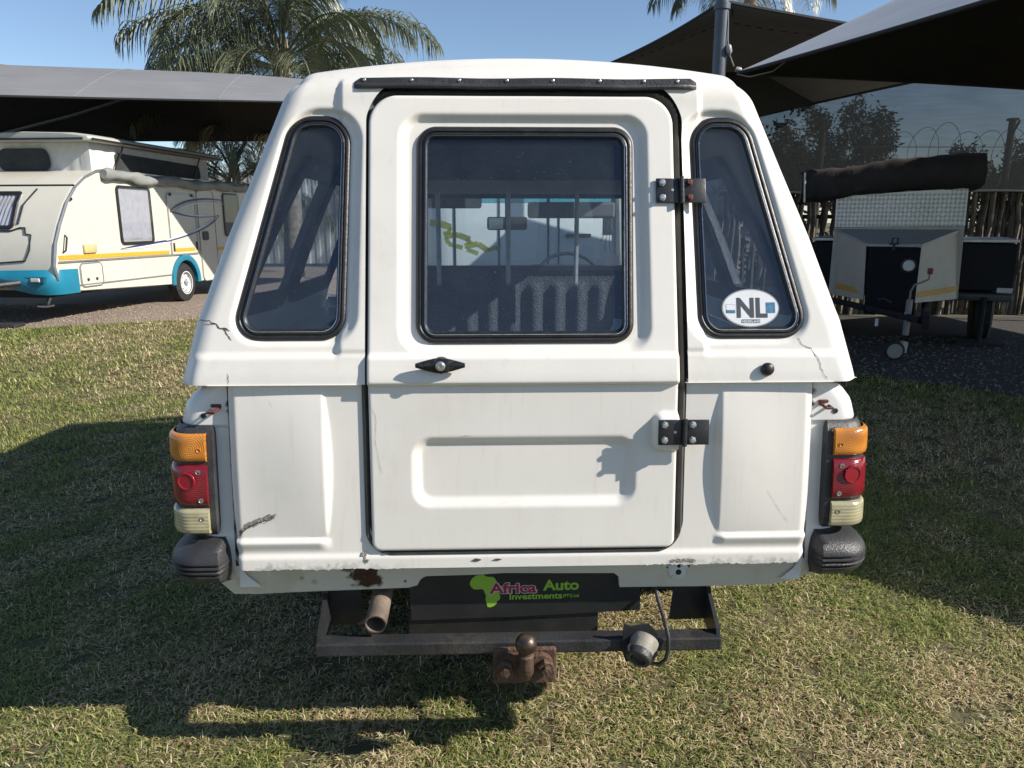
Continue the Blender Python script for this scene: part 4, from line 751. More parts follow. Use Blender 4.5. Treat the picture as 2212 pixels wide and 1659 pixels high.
# ================================================================== SHADE CANOPIES
def netmat(name, col, through=0., weave=90.):
    m = bpy.data.materials.new(name); m.use_nodes = True; t = m.node_tree; t.nodes.clear(); L = t.links.new; o = t.nodes.new('ShaderNodeOutputMaterial')
    tc = t.nodes.new('ShaderNodeTexCoord'); n = t.nodes.new('ShaderNodeTexNoise'); n.inputs['Scale'].default_value = 1.2; n.inputs['Detail'].default_value = 8; L(tc.outputs['Object'], n.inputs['Vector'])
    mp = t.nodes.new('ShaderNodeMapping'); mp.inputs['Scale'].default_value = (2, 2, 40); mp.inputs['Rotation'].default_value = (0, .25, .3); L(tc.outputs['Object'], mp.inputs[0]); n2 = t.nodes.new('ShaderNodeTexNoise'); n2.inputs['Scale'].default_value = 1.; n2.inputs['Detail'].default_value = 4; L(mp.outputs[0], n2.inputs['Vector'])
    av = link_new(t, 'ShaderNodeMath', operation='MULTIPLY_ADD'); L(n.outputs[0], av.inputs[0]); av.inputs[1].default_value = .5; hv = link_new(t, 'ShaderNodeMath', operation='MULTIPLY'); L(n2.outputs[0], hv.inputs[0]); hv.inputs[1].default_value = .5; L(hv.outputs[0], av.inputs[2])
    r = t.nodes.new('ShaderNodeValToRGB'); r.color_ramp.elements[0].position = .35; r.color_ramp.elements[0].color = (*[c * .90 for c in col], 1); r.color_ramp.elements[1].position = .65; r.color_ramp.elements[1].color = (*[c * 1.08 for c in col], 1); L(av.outputs[0], r.inputs[0])
    d = t.nodes.new('ShaderNodeBsdfDiffuse'); L(r.outputs[0], d.inputs[0]); tr = t.nodes.new('ShaderNodeBsdfTransparent')
    if through:
        mx = t.nodes.new('ShaderNodeMixShader'); mr = t.nodes.new('ShaderNodeMapRange'); mr.inputs['To Min'].default_value = through * .75; mr.inputs['To Max'].default_value = through * 1.25; mr.inputs['From Min'].default_value = .3; mr.inputs['From Max'].default_value = .7; L(av.outputs[0], mr.inputs['Value'])
        L(mr.outputs[0], mx.inputs[0]); L(d.outputs[0], mx.inputs[1]); L(tr.outputs[0], mx.inputs[2]); L(mx.outputs[0], o.inputs[0])
    else: L(d.outputs[0], o.inputs[0])
    return m
M['net'] = netmat('grey_shade_net', (.205, .21, .22)); M['net_pale'] = netmat('pale_grey_shade_net', (.52, .53, .55)); M['net_under_pale'] = netmat('grey_net_underside', (.17, .17, .16)); M['net_under'] = netmat('dark_net_underside', (.05, .05, .048)); M['net_screen'] = netmat('dark_net_screen', (.042, .046, .047), .165)  # pale copy paints in missing sun; underside nets paint in shade and seeping light
M['pole'] = pmat('blue_grey_steel_pole', (.075, .09, .115), .45, var=.2, vscale=8, bump=.08, dirt=(.2, .12, .08), dirt_amt=.35, dscale=10)
M['cable'] = pmat('steel_cable', (.35, .35, .34), .5, metal=.5)
def canopy(name, label, P, peak, sag, poles, origin, ridge=False, n=40, net='net', under='net_under'):
    P = [Vector(p) for p in P]; root = thing(name, label, 'shade canopy', origin, 0); O = Vector(origin)
    def pt(u, v):
        b = P[0] * ((1 - u) * (1 - v)) + P[1] * (u * (1 - v)) + P[2] * (u * v) + P[3] * ((1 - u) * v); c = (P[0] + P[1] + P[2] + P[3]) / 4
        # cable edges pulled towards the middle, nothing at the centre
        def pull(a, b_, t, wgt, s): 
            m = (c - (a + b_) / 2); m.z = 0; return m.normalized() * (s * 4 * t * (1 - t) * wgt)
        b = b + pull(P[0], P[1], u, (1 - v) ** 2, sag[0]) + pull(P[1], P[2], v, u ** 2, sag[1]) + pull(P[3], P[2], u, v ** 2, sag[2]) + pull(P[0], P[3], v, (1 - u) ** 2, sag[3])
        k = 1 - max(abs(2 * u - 1), abs(2 * v - 1)); k2 = (1 - abs(2 * u - 1)) * (1 - abs(2 * v - 1)); b.z += peak * ((.92 * k + .08 * k2) if not ridge else (1 - abs(2 * v - 1) ** 1.5) * (1 - u ** 7) * (1 - .16 * u)); return b
    V = [pt(i / n, j / n) - O for j in range(n + 1) for i in range(n + 1)]
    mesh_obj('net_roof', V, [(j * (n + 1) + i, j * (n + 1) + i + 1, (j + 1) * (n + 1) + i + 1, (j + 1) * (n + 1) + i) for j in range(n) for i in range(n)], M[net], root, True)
    V2 = [p - Vector((0, 0, .010)) for p in V]; mesh_obj('net_underside', V2, [(j * (n + 1) + i, (j + 1) * (n + 1) + i, (j + 1) * (n + 1) + i + 1, j * (n + 1) + i + 1) for j in range(n) for i in range(n)], M[under], root, True)  # second sheet under the roof, its colour carrying the shade below
    for e in range(4):
        uv = [lambda t: (t, 0), lambda t: (1, t), lambda t: (t, 1), lambda t: (0, t)][e]; q = MB(); q.tube([pt(*uv(t)) - O - Vector((0, 0, .012)) for t in np.linspace(0, 1, 30)], .016, 6); q.build('edge_hem', pmat('black_hem', (.02, .02, .02), .8) if 'hem' not in M else M['hem'], root, True)
    q = MB(); c = pt(.5, .5) - O
    for p in (P if ridge else []): q = MB(); q.tube([p - O + Vector((0, 0, -.03)), (p - O) * .5 + c * .5 + Vector((0, 0, -.10)), c + Vector((0, 0, -.05))], .03, 6); q.build('strut', M['pole'], root, True)
    for t_ in ((.2, .4, .6, .8) if ridge else ()):
        q = MB(); q.tube([pt(t_, v_) - O + Vector((0, 0, .004)) for v_ in np.linspace(0, 1, 30)], .006, 4); q.build('seam', M['net'], root, True)
    if not ridge:
        for a_ in ((0, 0), (1, 0), (0, 1), (1, 1)): q = MB(); q.tube([pt(a_[0] + (.5 - a_[0]) * t_, a_[1] + (.5 - a_[1]) * t_) - O - Vector((0, 0, .014)) for t_ in np.linspace(0, 1, 24)], .008, 4); q.build('seam', M['hem'], root, True)
    for (x, y, z0, h, r) in poles:
        q = MB(); q.tube([(x - O.x, y - O.y, z0), (x - O.x, y - O.y, h)], r, 18); q.lathe([(0, r + .012), (.05, r + .012)], (x - O.x, y - O.y, h - .12), (0, 0, 1), 18); q.build('pole', M['pole'], root, True)
    return root
M['hem'] = pmat('black_hem', (.02, .02, .02), .8)
A1 = (2.06, 7.2, 2.72)
c1 = canopy('shade_canopy', 'grey net shade canopy whose low corner points at the blue-grey pole, nearest on the right', [A1, (3.75, 1.9, 2.72), (11.6, -1.8, 2.75), (10.4, 10.2, 2.72)], 2.35, (.12, .75, .3, .35), [(10.5, 10.3, 0, 2.75, .06), (11.7, -1.9, 0, 2.8, .06)], (10.5, 10.3, 0), net='net_pale')  # top net coloured lighter in place of sun its slope lacks
c2 = canopy('shade_canopy', 'dark net shade canopy held up by the blue-grey pole, behind the nearest right one', [(1.90, 7.25, 3.34), (5.3, 7.7, 3.0), (3.4, 14.6, 3.0), (.1, 11.2, 3.15)], .75, (.10, .2, .3, .25), [(1.885, 7.2, 0, 3.36, .060), (3.4, 14.7, 0, 3.1, .05)], (1.885, 7.2, 0), under='net_under_pale')  # underside coloured lighter to stand in for light through the net
canopy('shade_canopy', 'net shade canopy off the right frame edge whose edge shades the lawn', [(5.25, 1.75, 2.72), (7.9, -2.0, 2.72), (13, 0, 2.75), (10.6, 4.2, 2.75)], 1.2, (.3, .3, .3, .3), [(10.7, 4.3, 0, 2.78, .06), (8.0, -2.1, 0, 2.75, .06)], (8.0, -2.1, 0))  # unseen canopy added to shape the shadow edge on the lawn
q = MB(); q.tube([(1.93, 7.16, 3.22), (1.94, 7.15, 2.98), (1.955, 7.15, 2.87), (2.01, 7.16, 2.76)], .0055, 6); q.lathe([(-.045, .01), (-.03, .026), (.02, .028), (.045, .012)], (1.952, 7.15, 2.90), (.2, 0, -1), 12); q.lathe([(0, .022), (.03, .026), (.05, .02)], (2.03, 7.17, 2.735), (1, 0, -.1), 12)
props(q.build('tension_cable', M['cable'], None, True), 'thin steel tension cable with a turnbuckle hanging beside the blue-grey pole', 'cable')
q = MB(); q.tube([(2.05, 7.19, 2.70), (2.14, 7.1, 2.66), (2.3, 6.95, 2.68), (2.44, 6.8, 2.80)], .0055, 6); props(q.build('tie_cord', pmat('pale_cord', (.3, .29, .26), .8), None, True), 'pale tie cord sagging under the corner of the nearest right canopy', 'cord')
canopy('shade_canopy', 'light grey net shade canopy over the pop-top caravan on the left', [(-9.6, 9.4, 2.95), (-.9, 13.05, 3.29), (-.4, 17.0, 3.08), (-11.5, 16.3, 3.02)], .92, (.12, .2, .3, .3), [(-.85, 13.45, 0, 3.36, .055), (-9.7, 9.5, 0, 3.0, .055), (-.35, 17.1, 0, 3.3, .055)], (-.85, 13.45, 0), True)
# net side screen on the right, behind the trailer
NS = MB(); n = 30; NSo = Vector((7.0, 10.95, 0))
def ns(u, v): x = 2.35 + 8.2 * u; return Vector((x, 10.95 + .05 * math.sin(9 * u) - .12 * v, 1.78 + .03 * math.sin(14 * u) + v * (1.55 + .12 * u))) - NSo
for i in range(n):
    for j in range(4): NS.add([ns(i / n, j / 4), ns((i + 1) / n, j / 4), ns((i + 1) / n, (j + 1) / 4), ns(i / n, (j + 1) / 4)], [(0, 1, 2, 3)])
scr = thing('net_screen', 'dark see-through shade net hung above the pole fence behind the trailer', 'net screen', NSo); NS.build('net_panel', M['net_screen'], scr, True)
q = MB(); q.tube([ns(u_, 0) for u_ in np.linspace(0, 1, 30)], .018, 6); q.build('bottom_hem', M['hem'], scr, True)
q = MB(); q.tube([ns(u_, 1) for u_ in np.linspace(0, 1, 30)], .022, 6); q.build('top_hem', M['hem'], scr, True)
# green-black post at the right frame edge
pf = thing('screen_post', 'dark green post at the right end of the pole fence', 'post', (7.62, 10.3, 0)); q = MB(); q.tube([(0, 0, 0), (0, 0, 2.9)], .045, 10); q.lathe([(0, .06), (.02, .06)], (0, 0, 0), (0, 0, 1), 12); q.build('shaft', pmat('dark_green_paint', (.012, .03, .022), .6), pf, True)
# ================================================================== POLE FENCE (individual sticks)
FEN = thing('pole_fence', 'rustic fence of upright bark-covered sticks with gaps, behind the trailer', 'fence', (6.2, 11.2, 0))
STK = [pmat('stick_bark_%d' % i, c, .9, var=.5, vscale=14, bump=.6, bscale=40) for i, c in enumerate(((.10, .085, .065), (.17, .145, .115), (.055, .046, .037)))]
stick_me = []
for i in range(6):
    q = MB(); pts = [(random.uniform(-.02, .02), random.uniform(-.02, .02), 2.05 * t) for t in np.linspace(0, 1, 7)]; r = random.uniform(.012, .036); q.tube(pts, [r * random.uniform(.8, 1.15) for _ in pts], 7); o = q.build('stick', STK[i % 3], FEN, True); stick_me.append(o.data); bpy.data.objects.remove(o)
x = 2.4; k = 0
while x < 10.4 and k < 290:
    o = bpy.data.objects.new('stick', random.choice(stick_me)); COL.objects.link(o); o.parent = FEN; o.location = (x - 6.2, random.uniform(-.05, .05), random.uniform(-.03, .03)); o.rotation_euler = (random.uniform(-.02, .02), random.uniform(-.035, .035), random.uniform(0, 6)); o.scale = (1, 1, random.uniform(.94, 1.04))
    x += random.choice((.026, .03, .04, .05, .085)); k += 1
for z in (.45, 1.45): q = MB(); q.tube([(-4, .05, z), (4.3, .05, z)], .03, 8); q.build('rail', STK[2], FEN, True)
# concrete-like posts and razor wire outside
post0 = None
for i, x in enumerate((5.2, 8.36, 11.5)):
    p = thing('fence_post', ['slim post behind the tree side of the net screen', 'tall post carrying razor wire, seen through the net screen', 'post beyond the frame edge behind the net screen'][i], 'post', (x, 13, 0), 0, 'posts carrying the razor wire')
    q = MB(); q.tube([(0, 0, 0), (0, 0, 3.02)], .055, 10); q.tube([(0, 0, 2.75), (0, -.18, 3.0)], .02, 6); q.build('shaft', STK[2], p, True); q = MB(); q.box((-.07, -.07, 3.02), (.07, .07, 3.06), .01); q.build('cap', STK[2], p, True)
q = MB(); q.tube([(5.0 + t * .058, 13 + .30 * math.cos(t), 2.60 + .05 * math.sin(t * .21) + (.30 + .05 * math.sin(t * .37)) * math.sin(t)) for t in np.arange(0, 2 * math.pi * 19, .32)], .0045, 4); q.tube([(5, 13, 2.6), (12, 13, 2.6)], .006, 4)
props(q.build('razor_wire', pmat('galvanised_wire', (.06, .06, .06), .6, metal=.3), None), 'coiled razor wire seen through the net screen above the trailer', 'razor wire')
# ================================================================== TREES
def leafmat(name, c): 
    m = pmat(name, c, .5, var=.5, vscale=2.5, spec=.3); return m
LEAF = [leafmat('tree_leaf_dark', (.032, .048, .018)), leafmat('tree_leaf_mid', (.055, .075, .028))]
BARK = pmat('bark', (.10, .08, .06), .9, var=.4, vscale=10, bump=.6)
def leafy_tree(label, loc, blobs_, leaf, n, size, trunk_r=.12):
    t = thing('leafy_tree', label, 'tree', loc); q = MB(); top = max(b[2] for b in blobs_)
    q.tube([(0, 0, 0), (.05, .02, top * .35), (-.03, .05, top * .7)], [trunk_r, trunk_r * .8, trunk_r * .5], 8)
    for b in blobs_: q.tube([(0, 0, top * .3), (b[0] * .5, b[1] * .5, (top * .35 + b[2]) / 2), b[:3]], [trunk_r * .5, trunk_r * .3, .02], 6)
    q.build('trunk', BARK, t, True); V = []; Fc = []; cl = []
    for b in blobs_:
        for _ in range(int(26 * b[3])): 
            d = Vector((random.gauss(0, 1), random.gauss(0, 1), random.gauss(0, .9))).normalized() * b[3] * random.uniform(.35, 1.05); cl.append(Vector(b[:3]) + d)
    for i in range(n):
        c = random.choice(cl) + Vector((random.gauss(0, .12), random.gauss(0, .12), random.gauss(0, .12))); a = Vector((random.gauss(0, 1), random.gauss(0, 1), random.gauss(-.4, .8))).normalized(); s_ = size * random.uniform(.6, 1.4); b2 = a.orthogonal().normalized(); b2.rotate(Matrix.Rotation(random.uniform(0, 6), 3, a)); k = len(V)
        V += [c, c + a * s_ * .5 + b2 * s_ * .2, c + a * s_, c + a * s_ * .5 - b2 * s_ * .2]; Fc.append((k, k + 1, k + 2, k + 3))
    mesh_obj('crown', [tuple(v) for v in V], Fc, leaf, t); return t
leafy_tree('dark bushy tree behind the net screen, left of the razor wire', (6.9, 17.5, 0), [(0, 0, 3.0, 1.1), (-1.1, .2, 2.6, 1.0), (.9, 0, 2.5, .9), (-.4, .3, 2.0, 1.2), (1.45, .2, 3.3, .42), (-2.2, 0, 3.0, .9), (-2.9, .3, 2.2, 1.1)], LEAF[0], 30000, .11)
leafy_tree('low dense tree behind the net screen and the razor wire post', (11.6, 18, 0), [(0, 0, 2.35, .8), (-1.3, 0, 2.3, .7), (1.2, .2, 2.4, .8), (-2.2, .2, 2.0, .6), (2.6, 0, 2.2, .9), (.3, 0, 1.6, 1.0), (-1.8, 0, 1.5, .9)], LEAF[1], 26000, .11)
leafy_tree('bush standing beyond the pole fence behind the camper trailer', (5.0, 15.5, 0), [(0, 0, 1.0, .8), (-1.0, 0, .9, .7), (1.1, 0, .9, .7)], LEAF[0], 3500, .15, .06)
# ---- palms: arching fronds with hanging leaflets
PL = [pmat('palm_leaflet_%d' % i, c, .42, var=.35, vscale=2, spec=.45) for i, c in enumerate(((.15, .17, .105), (.20, .22, .145), (.34, .32, .19)))]
PST = pmat('palm_stalk', (.16, .15, .085), .6, var=.3, vscale=5); PTR = pmat('palm_trunk', (.20, .17, .13), .85, var=.35, vscale=9, bump=.6, bscale=25)
def frond_mesh(L_, elev, droop, seed, mt, nl=78, lw=.032):
    r = random.Random(seed); q = MB(); pts = []; p = Vector((0, 0, 0)); N = 18; e = elev
    for i in range(N + 1): pts.append(p.copy()); p = p + Vector((math.cos(e), 0, math.sin(e))) * (L_ / N); e -= droop / N * (.5 + 1.1 * i / N)
    q.tube(pts, [.034 * (1 - .85 * i / N) for i in range(N + 1)], 5)
    for i in range(nl):
        f = .16 + .84 * (i + r.random()) / nl; k = f * N; a = int(min(k, N - 1)); c = pts[a].lerp(pts[a + 1], k - a); t = (pts[a + 1] - pts[a]).normalized(); ll = 1.12 * (math.sin(math.pi * (f ** .75)) ** .5 * .75 + .2) * r.uniform(.8, 1.15)
        for s in (-1, 1):
            d = (Vector((0, s, 0)) * r.uniform(.5, 1) + t * r.uniform(.25, .7) + Vector((0, 0, r.uniform(-.1, .45)))).normalized(); pp = c.copy(); w0 = lw * r.uniform(.7, 1.3); V = []; M_ = 5; tw = Vector((t.x, t.y, 0)).normalized()
            for j in range(M_ + 1):
                wj = w0 * (1 - (j / M_) ** 1.7) + .002; sd = (tw * r.uniform(.7, 1) + Vector((0, s * .35, 0))).normalized(); V += [pp + sd * wj / 2, pp - sd * wj / 2]; pp = pp + d * (ll / M_); d = (d + Vector((0, 0, -.62))).normalized()
            q.add(V, [(2 * j, 2 * j + 1, 2 * j + 3, 2 * j + 2) for j in range(M_)])
    o = q.build('frond', mt); me = o.data; bpy.data.objects.remove(o); return me
FR = [[frond_mesh(L_, math.radians(e), math.radians(d), i, PL[m_]) for i, (L_, e, d, m_) in enumerate(row)] for row in (
    [(3.4, 80, 95, 1), (3.3, 72, 110, 0), (3.2, 76, 120, 1)], [(3.6, 52, 105, 0), (3.5, 45, 100, 1), (3.6, 40, 115, 0)], [(3.3, 22, 85, 0), (3.4, 12, 80, 1), (3.2, 15, 75, 0)], [(2.7, -12, 55, 2), (2.6, -22, 45, 2), (2.8, -8, 60, 0)])]
def palm(label, loc, h, counts, sc=1., az0=0):
    t = thing('palm_tree', label, 'palm tree', loc); q = MB(); q.tube([(0, 0, 0), (.08, 0, h * .5), (0, 0, h - .5), (0, 0, h - .1)], [.24, .20, .17, .13], 14); q.build('trunk', PTR, t, True)
    q = MB()
    for i in range(9): a = i * .7; q.tube([(.10 * math.cos(a), .10 * math.sin(a), h - .75), (.16 * math.cos(a), .16 * math.sin(a), h - .25), (.10 * math.cos(a) + .05, .10 * math.sin(a), h + .45)], [.05, .045, .02], 6)
    q.build('boot_sheath', pmat('palm_sheath', (.28, .24, .16), .7, var=.3, vscale=4), t, True)
    i = 0
    for row, n_ in enumerate(counts):
        for j in range(n_):
            o = bpy.data.objects.new('frond', FR[row][(i * 7 + j) % 3]); COL.objects.link(o); o.parent = t; o.location = (0, 0, h - (.0, .1, .22, .35)[row]); o.rotation_euler = (random.uniform(-.08, .08), random.uniform(-.08, .08), az0 + 6.283 * (j + .5 * (row % 2) + random.uniform(-.2, .2)) / n_); o.scale = (sc * random.uniform(.9, 1.08),) * 3; i += 1
    return t
palm('tall palm with hanging grey-green fronds behind the left shade canopy', (-5.25, 18.0, 0), 4.95, (10, 14, 15, 12), 1.12, .5)
palm('smaller palm with fronds hanging below the left canopy beside the white wall', (-7.2, 19.8, 0), 2.35, (5, 8, 10, 9), .85)
palm('palm whose frond tips show above the dark right canopy', (6.35, 21.5, 0), 8.6, (5, 6, 8, 5))
# ================================================================== WHITE WALL FAR LEFT
WF = thing('panel_wall', 'white ribbed sheet-metal wall behind the caravan and the palms', 'wall', (-9, 23, 0)); wp = None
q = MB(); q.prism([(0, 0), (.06, .03), (.16, .03), (.22, 0), (.32, 0), (.32, .01), (.0, .01)], lambda a, b: (a, -b, .1), lambda a, b: (a, -b, 2.75)); wp = q.build('sheet', pmat('white_sheet', (.62, .62, .6), .5, var=.06), WF)
for i in range(40): o = wp if i == 0 else child(wp, WF); o.location = (-6 + .32 * i, 0, 0)
q = MB(); q.box((-6, -.05, 2.75), (6.9, .05, 2.80)); q.build('capping', M['alu'], WF)
# ================================================================== CARAVAN (local x = along its side away from us, y = into it, z up)
CA = math.radians(5.73); CAR = thing('pop_top_caravan', 'cream pop-top caravan with teal trim and a raised canvas roof, under the left canopy', 'caravan', (-6.038, 10.2, 0), math.pi / 2 - CA)
M['cream'] = pmat('caravan_cream', (.60, .575, .50), .35, var=.03, vscale=3, coat=.2, dirt=(.42, .38, .30), dirt_amt=.25, dscale=2)
M['teal'] = pmat('teal_paint', (.012, .19, .30), .35, var=.08, vscale=3, coat=.3); M['yellowtape'] = pmat('yellow_reflective_tape', (.62, .36, .03), .4, var=.12, vscale=30)
M['navy'] = pmat('navy_decal', (.03, .035, .14), .4); M['silver'] = pmat('silver_decal', (.42, .44, .5), .4); M['whitedecal'] = pmat('white_decal', (.72, .72, .72), .4)
M['canvas'] = pmat('tent_canvas', (.55, .55, .53), .85, var=.06, vscale=8, bump=.3, bscale=8); M['mesh'] = pmat('mesh_window', (.03, .034, .036), .8, var=.3, vscale=6); M['curtain'] = pmat('pleated_curtain', (.50, .49, .52), .85, var=.1, vscale=9)
M['awning'] = pmat('grey_awning_vinyl', (.24, .25, .24), .5, var=.15, vscale=4, bump=.4, bscale=7); M['carwin'] = glassmat('caravan_window', (.80, .82, .86), .02)
CWD = 2.15
ARCH = [(2.94 + .45 * math.cos(t), .35 + .45 * math.sin(t)) for t in np.linspace(math.pi - .05, .05, 15)]
PROF = [(.11, .43), (2.49, .32)] + ARCH + [(3.40, .30), (5.55, .34), (5.75, .55), (5.80, 1.2), (5.68, 1.9), (5.55, 2.08), (1.3, 2.10), (.89, 2.10), (.53, 1.99), (.30, 1.85), (.09, 1.64), (-.10, 1.35), (-.23, 1.10), (-.31, .80), (-.30, .62), (-.1, .46)]
q = MB(); ys = [(0, .025), (.025, .004), (.06, 0), (CWD - .06, 0), (CWD - .025, .004), (CWD, .025)]; n = len(PROF); cxp = Vector((2.7, 1.15))
for y, ins in ys: q.v += [((a - (a - cxp.x) * ins / 3), y, b - (b - cxp.y) * ins / 1.2) for a, b in PROF]
q.f += [tuple(range(n))[::-1], tuple(5 * n + i for i in range(n))] + [(j * n + i, j * n + (i + 1) % n, (j + 1) * n + (i + 1) % n, (j + 1) * n + i) for j in range(5) for i in range(n)]
q.build('hull', M['cream'], CAR, True)
def side(name, poly, m, parent, off=.008, thick=.01, smooth=False): b = MB(); b.prism(poly, lambda a, c: (a, -off, c), lambda a, c: (a, -off + thick + .004, c)); return b.build(name, m, parent, smooth)
q = MB(); q.tube([(a, -.012, b) for a, b in [(-.27, .62), (-.31, .80), (-.23, 1.10), (-.10, 1.35), (.09, 1.64), (.30, 1.85), (.53, 1.99), (.80, 2.09), (1.0, 2.11), (5.5, 2.09)]], .018, 6); q.build('corner_trim', M['alu'], CAR, True)
side('yellow_stripe', [(-.19, .878), (2.48, .842), (2.48, .90), (-.20, .936)], M['yellowtape'], CAR); side('yellow_stripe', [(2.62, .862), (3.32, .86), (3.32, .925), (2.62, .927)], M['yellowtape'], CAR, .014); side('yellow_stripe', [(3.5, .842), (5.75, .83), (5.75, .89), (3.5, .90)], M['yellowtape'], CAR)
q = MB(); q.tube([(-.22, -.014, .848), (3.40, -.014, .812)], .014, 6); q.tube([(.15, -.012, .515), (2.48, -.012, .495)], .010, 6); q.build('side_moulding', M['alu'], CAR, True)
def window(x0, x1, z0, z1, parent, curtain=True, rake=0):
    P = densify(rpoly([(x0, z0), (x1, z0), (x1, z1), (x0, z1)], .07, 6), .1); pos = lambda a, b, h: (a, -.005 - h, b)
    V, Fc = loop_sweep(P, [(-.012, 0), (-.008, .016), (.032, .018), (.036, .0)], pos); fr = fixn(mesh_obj('side_window', V, Fc, M['rubber'], parent, True), 50)
    V, _ = loop_sweep(P, [(.02, .022)], pos); mesh_obj('window_pane', V, [tuple(range(len(V)))], M['carwin'], fr)
    if curtain:
        V = []; nn = 70
        for i in range(nn + 1):
            t = i / nn; xx = x0 + .04 + (x1 - x0 - .08) * t
            for zq in (z0 + .07 + .02 * math.sin(i * 1.1), (z0 + z1) / 2, z1 - .03): V.append((xx, -.008 - .004 * math.sin(i * 1.25 + .5 * math.sin(i * .4)), zq))
        mesh_obj('curtain', V, [(3 * i + j, 3 * i + 3 + j, 3 * i + 4 + j, 3 * i + 1 + j) for i in range(nn) for j in range(2)], M['curtain'], fr, True)
    else: V, _ = loop_sweep(P, [(.02, .006)], pos); mesh_obj('blind', V, [tuple(range(len(V)))], pmat('dark_blind', (.05, .05, .06), .5), fr)
window(1.20, 2.06, 1.04, 1.90, CAR); window(4.50, 5.14, 1.10, 1.90, CAR, False)
# locker, hatch, entrance door (outlined panels with recessed joints)
def panel(name, x0, x1, z0, z1, r, m='cream', pr=.014):
    P = densify(rpoly([(x0, z0), (x1, z0), (x1, z1), (x0, z1)], r, 6), .15); V, Fc = loop_sweep(P, [(-.014, .0), (-.012, pr), (0, pr + .002)], lambda a, b, h: (a, -.004 - h, b)); fr = fixn(mesh_obj(name, V, Fc, M['alu'], CAR, True), 40)
    V, _ = loop_sweep(P, [(0, 0)], lambda a, b, h: (a, -.006 - pr * .5, b)); mesh_obj('panel_face', V, [tuple(range(len(V)))], M[m], fr); return fr
lk = panel('locker', 2.56, 3.42, .83, 1.83, .03); side('edge_handle', [(2.61, .88), (2.64, .88), (2.64, 1.02), (2.61, 1.02)], M['rubber'], lk, .03, .02); side('edge_handle', [(3.36, .88), (3.39, .88), (3.39, 1.02), (3.36, 1.02)], M['rubber'], lk, .03, .02)
for x in (2.64, 3.34): MB().box((x - .03, -.035, 1.80), (x + .03, -.01, 1.85), .006).build('catch', M['rubber'], lk)
dr = panel('entrance_door', 3.54, 4.12, .31, 1.93, .10); P = densify(rpoly([(3.62, 1.04), (3.82, 1.04), (3.82, 1.20), (3.62, 1.20)], .04), .1); side('door_lock', P, M['rubber'], dr, .03, .02)
hp = panel('service_hatch', .20, .66, .49, .80, .06)
for x in (.33, .52): MB().lathe([(0, .022), (.012, .02), (.013, .002)], (x, -.014, .58), (0, -1, 0), 12).build('hatch_lock', M['darkin'], hp, True)
# swoosh graphics
def strip(name, pts, wd, m, off=.021):
    b = MB(); n = len(pts); V = []
    for i, p in enumerate(pts):
        a = pts[max(0, i - 1)]; c = pts[min(n - 1, i + 1)]; d = Vector((c[0] - a[0], c[1] - a[1])).normalized(); w_ = wd * math.sin(math.pi * min(1, max(.04, (i + .2) / n))) ** .6; V += [(p[0] - d.y * w_ / 2, -off, p[1] + d.x * w_ / 2), (p[0] + d.y * w_ / 2, -off, p[1] - d.x * w_ / 2)]
    b.add(V, [(2 * i, 2 * i + 1, 2 * i + 3, 2 * i + 2) for i in range(n - 1)]); return b.build(name, m, CAR)
def bez(a, b, c, n=16): return [((1 - t) ** 2 * a[0] + 2 * t * (1 - t) * b[0] + t * t * c[0], (1 - t) ** 2 * a[1] + 2 * t * (1 - t) * b[1] + t * t * c[1]) for t in np.linspace(0, 1, n)]
for k, (m_, wd, dz) in enumerate((('navy', .035, 0), ('silver', .026, -.045), ('whitedecal', .02, -.075))):
    s_ = .022 + .001 * k
    strip('swoosh_decal', bez((2.60 + .10 * k, 1.545 - .01 * k), (3.1, 1.83 + dz), (4.5, 1.77 + dz)), wd, M[m_], s_); strip('swoosh_decal', bez((2.60 + .10 * k, 1.545 + .004 * k), (3.3, 1.42 - dz * .4), (4.30 - .1 * k, 1.485)), wd, M[m_], s_); strip('swoosh_decal', bez((4.30 - .1 * k, 1.485), (3.9, 1.22 + dz * -.6), (2.4, 1.05 - dz * .3)), wd, M[m_], s_)
strip('swoosh_decal', bez((1.16, .975), (1.9, 1.03), (2.6, 1.075)), .035, M['navy'], .012); strip('swoosh_decal', bez((1.16, .975), (1.9, .99), (2.6, 1.04)), .04, M['whitedecal'], .011)
# small fittings
q = MB(); q.tube([(-.02, 0, 1.20), (-.05, -.05, 1.17), (-.10, -.05, 1.0), (-.10, 0, .97)], .012, 8); q.build('grab_handle', M['rubber'], CAR, True)
MB().box((.31, -.035, .945), (.58, 0, 1.065), .012).build('side_lamp', pmat('cream_reflector', (.55, .45, .22), .3), CAR, True)
side('white_emblem', [(-.04, .945), (.23, .945), (.25, 1.0), (.15, 1.03), (.06, 1.01), (-.03, 1.03)], M['whitedecal'], CAR, .008, .006)
MB().box((.14, -.03, 1.66), (.19, 0, 1.70), .008).build('corner_catch', M['rubber'], CAR)
q = MB(); q.box((3.18, -.03, 1.93), (3.32, -.0, 2.04), .01); q.build('outside_light', M['cream'], CAR); MB().box((2.92, -.03, 1.95), (2.98, 0, 2.03), .01).build('socket_cover', M['rubber'], CAR)
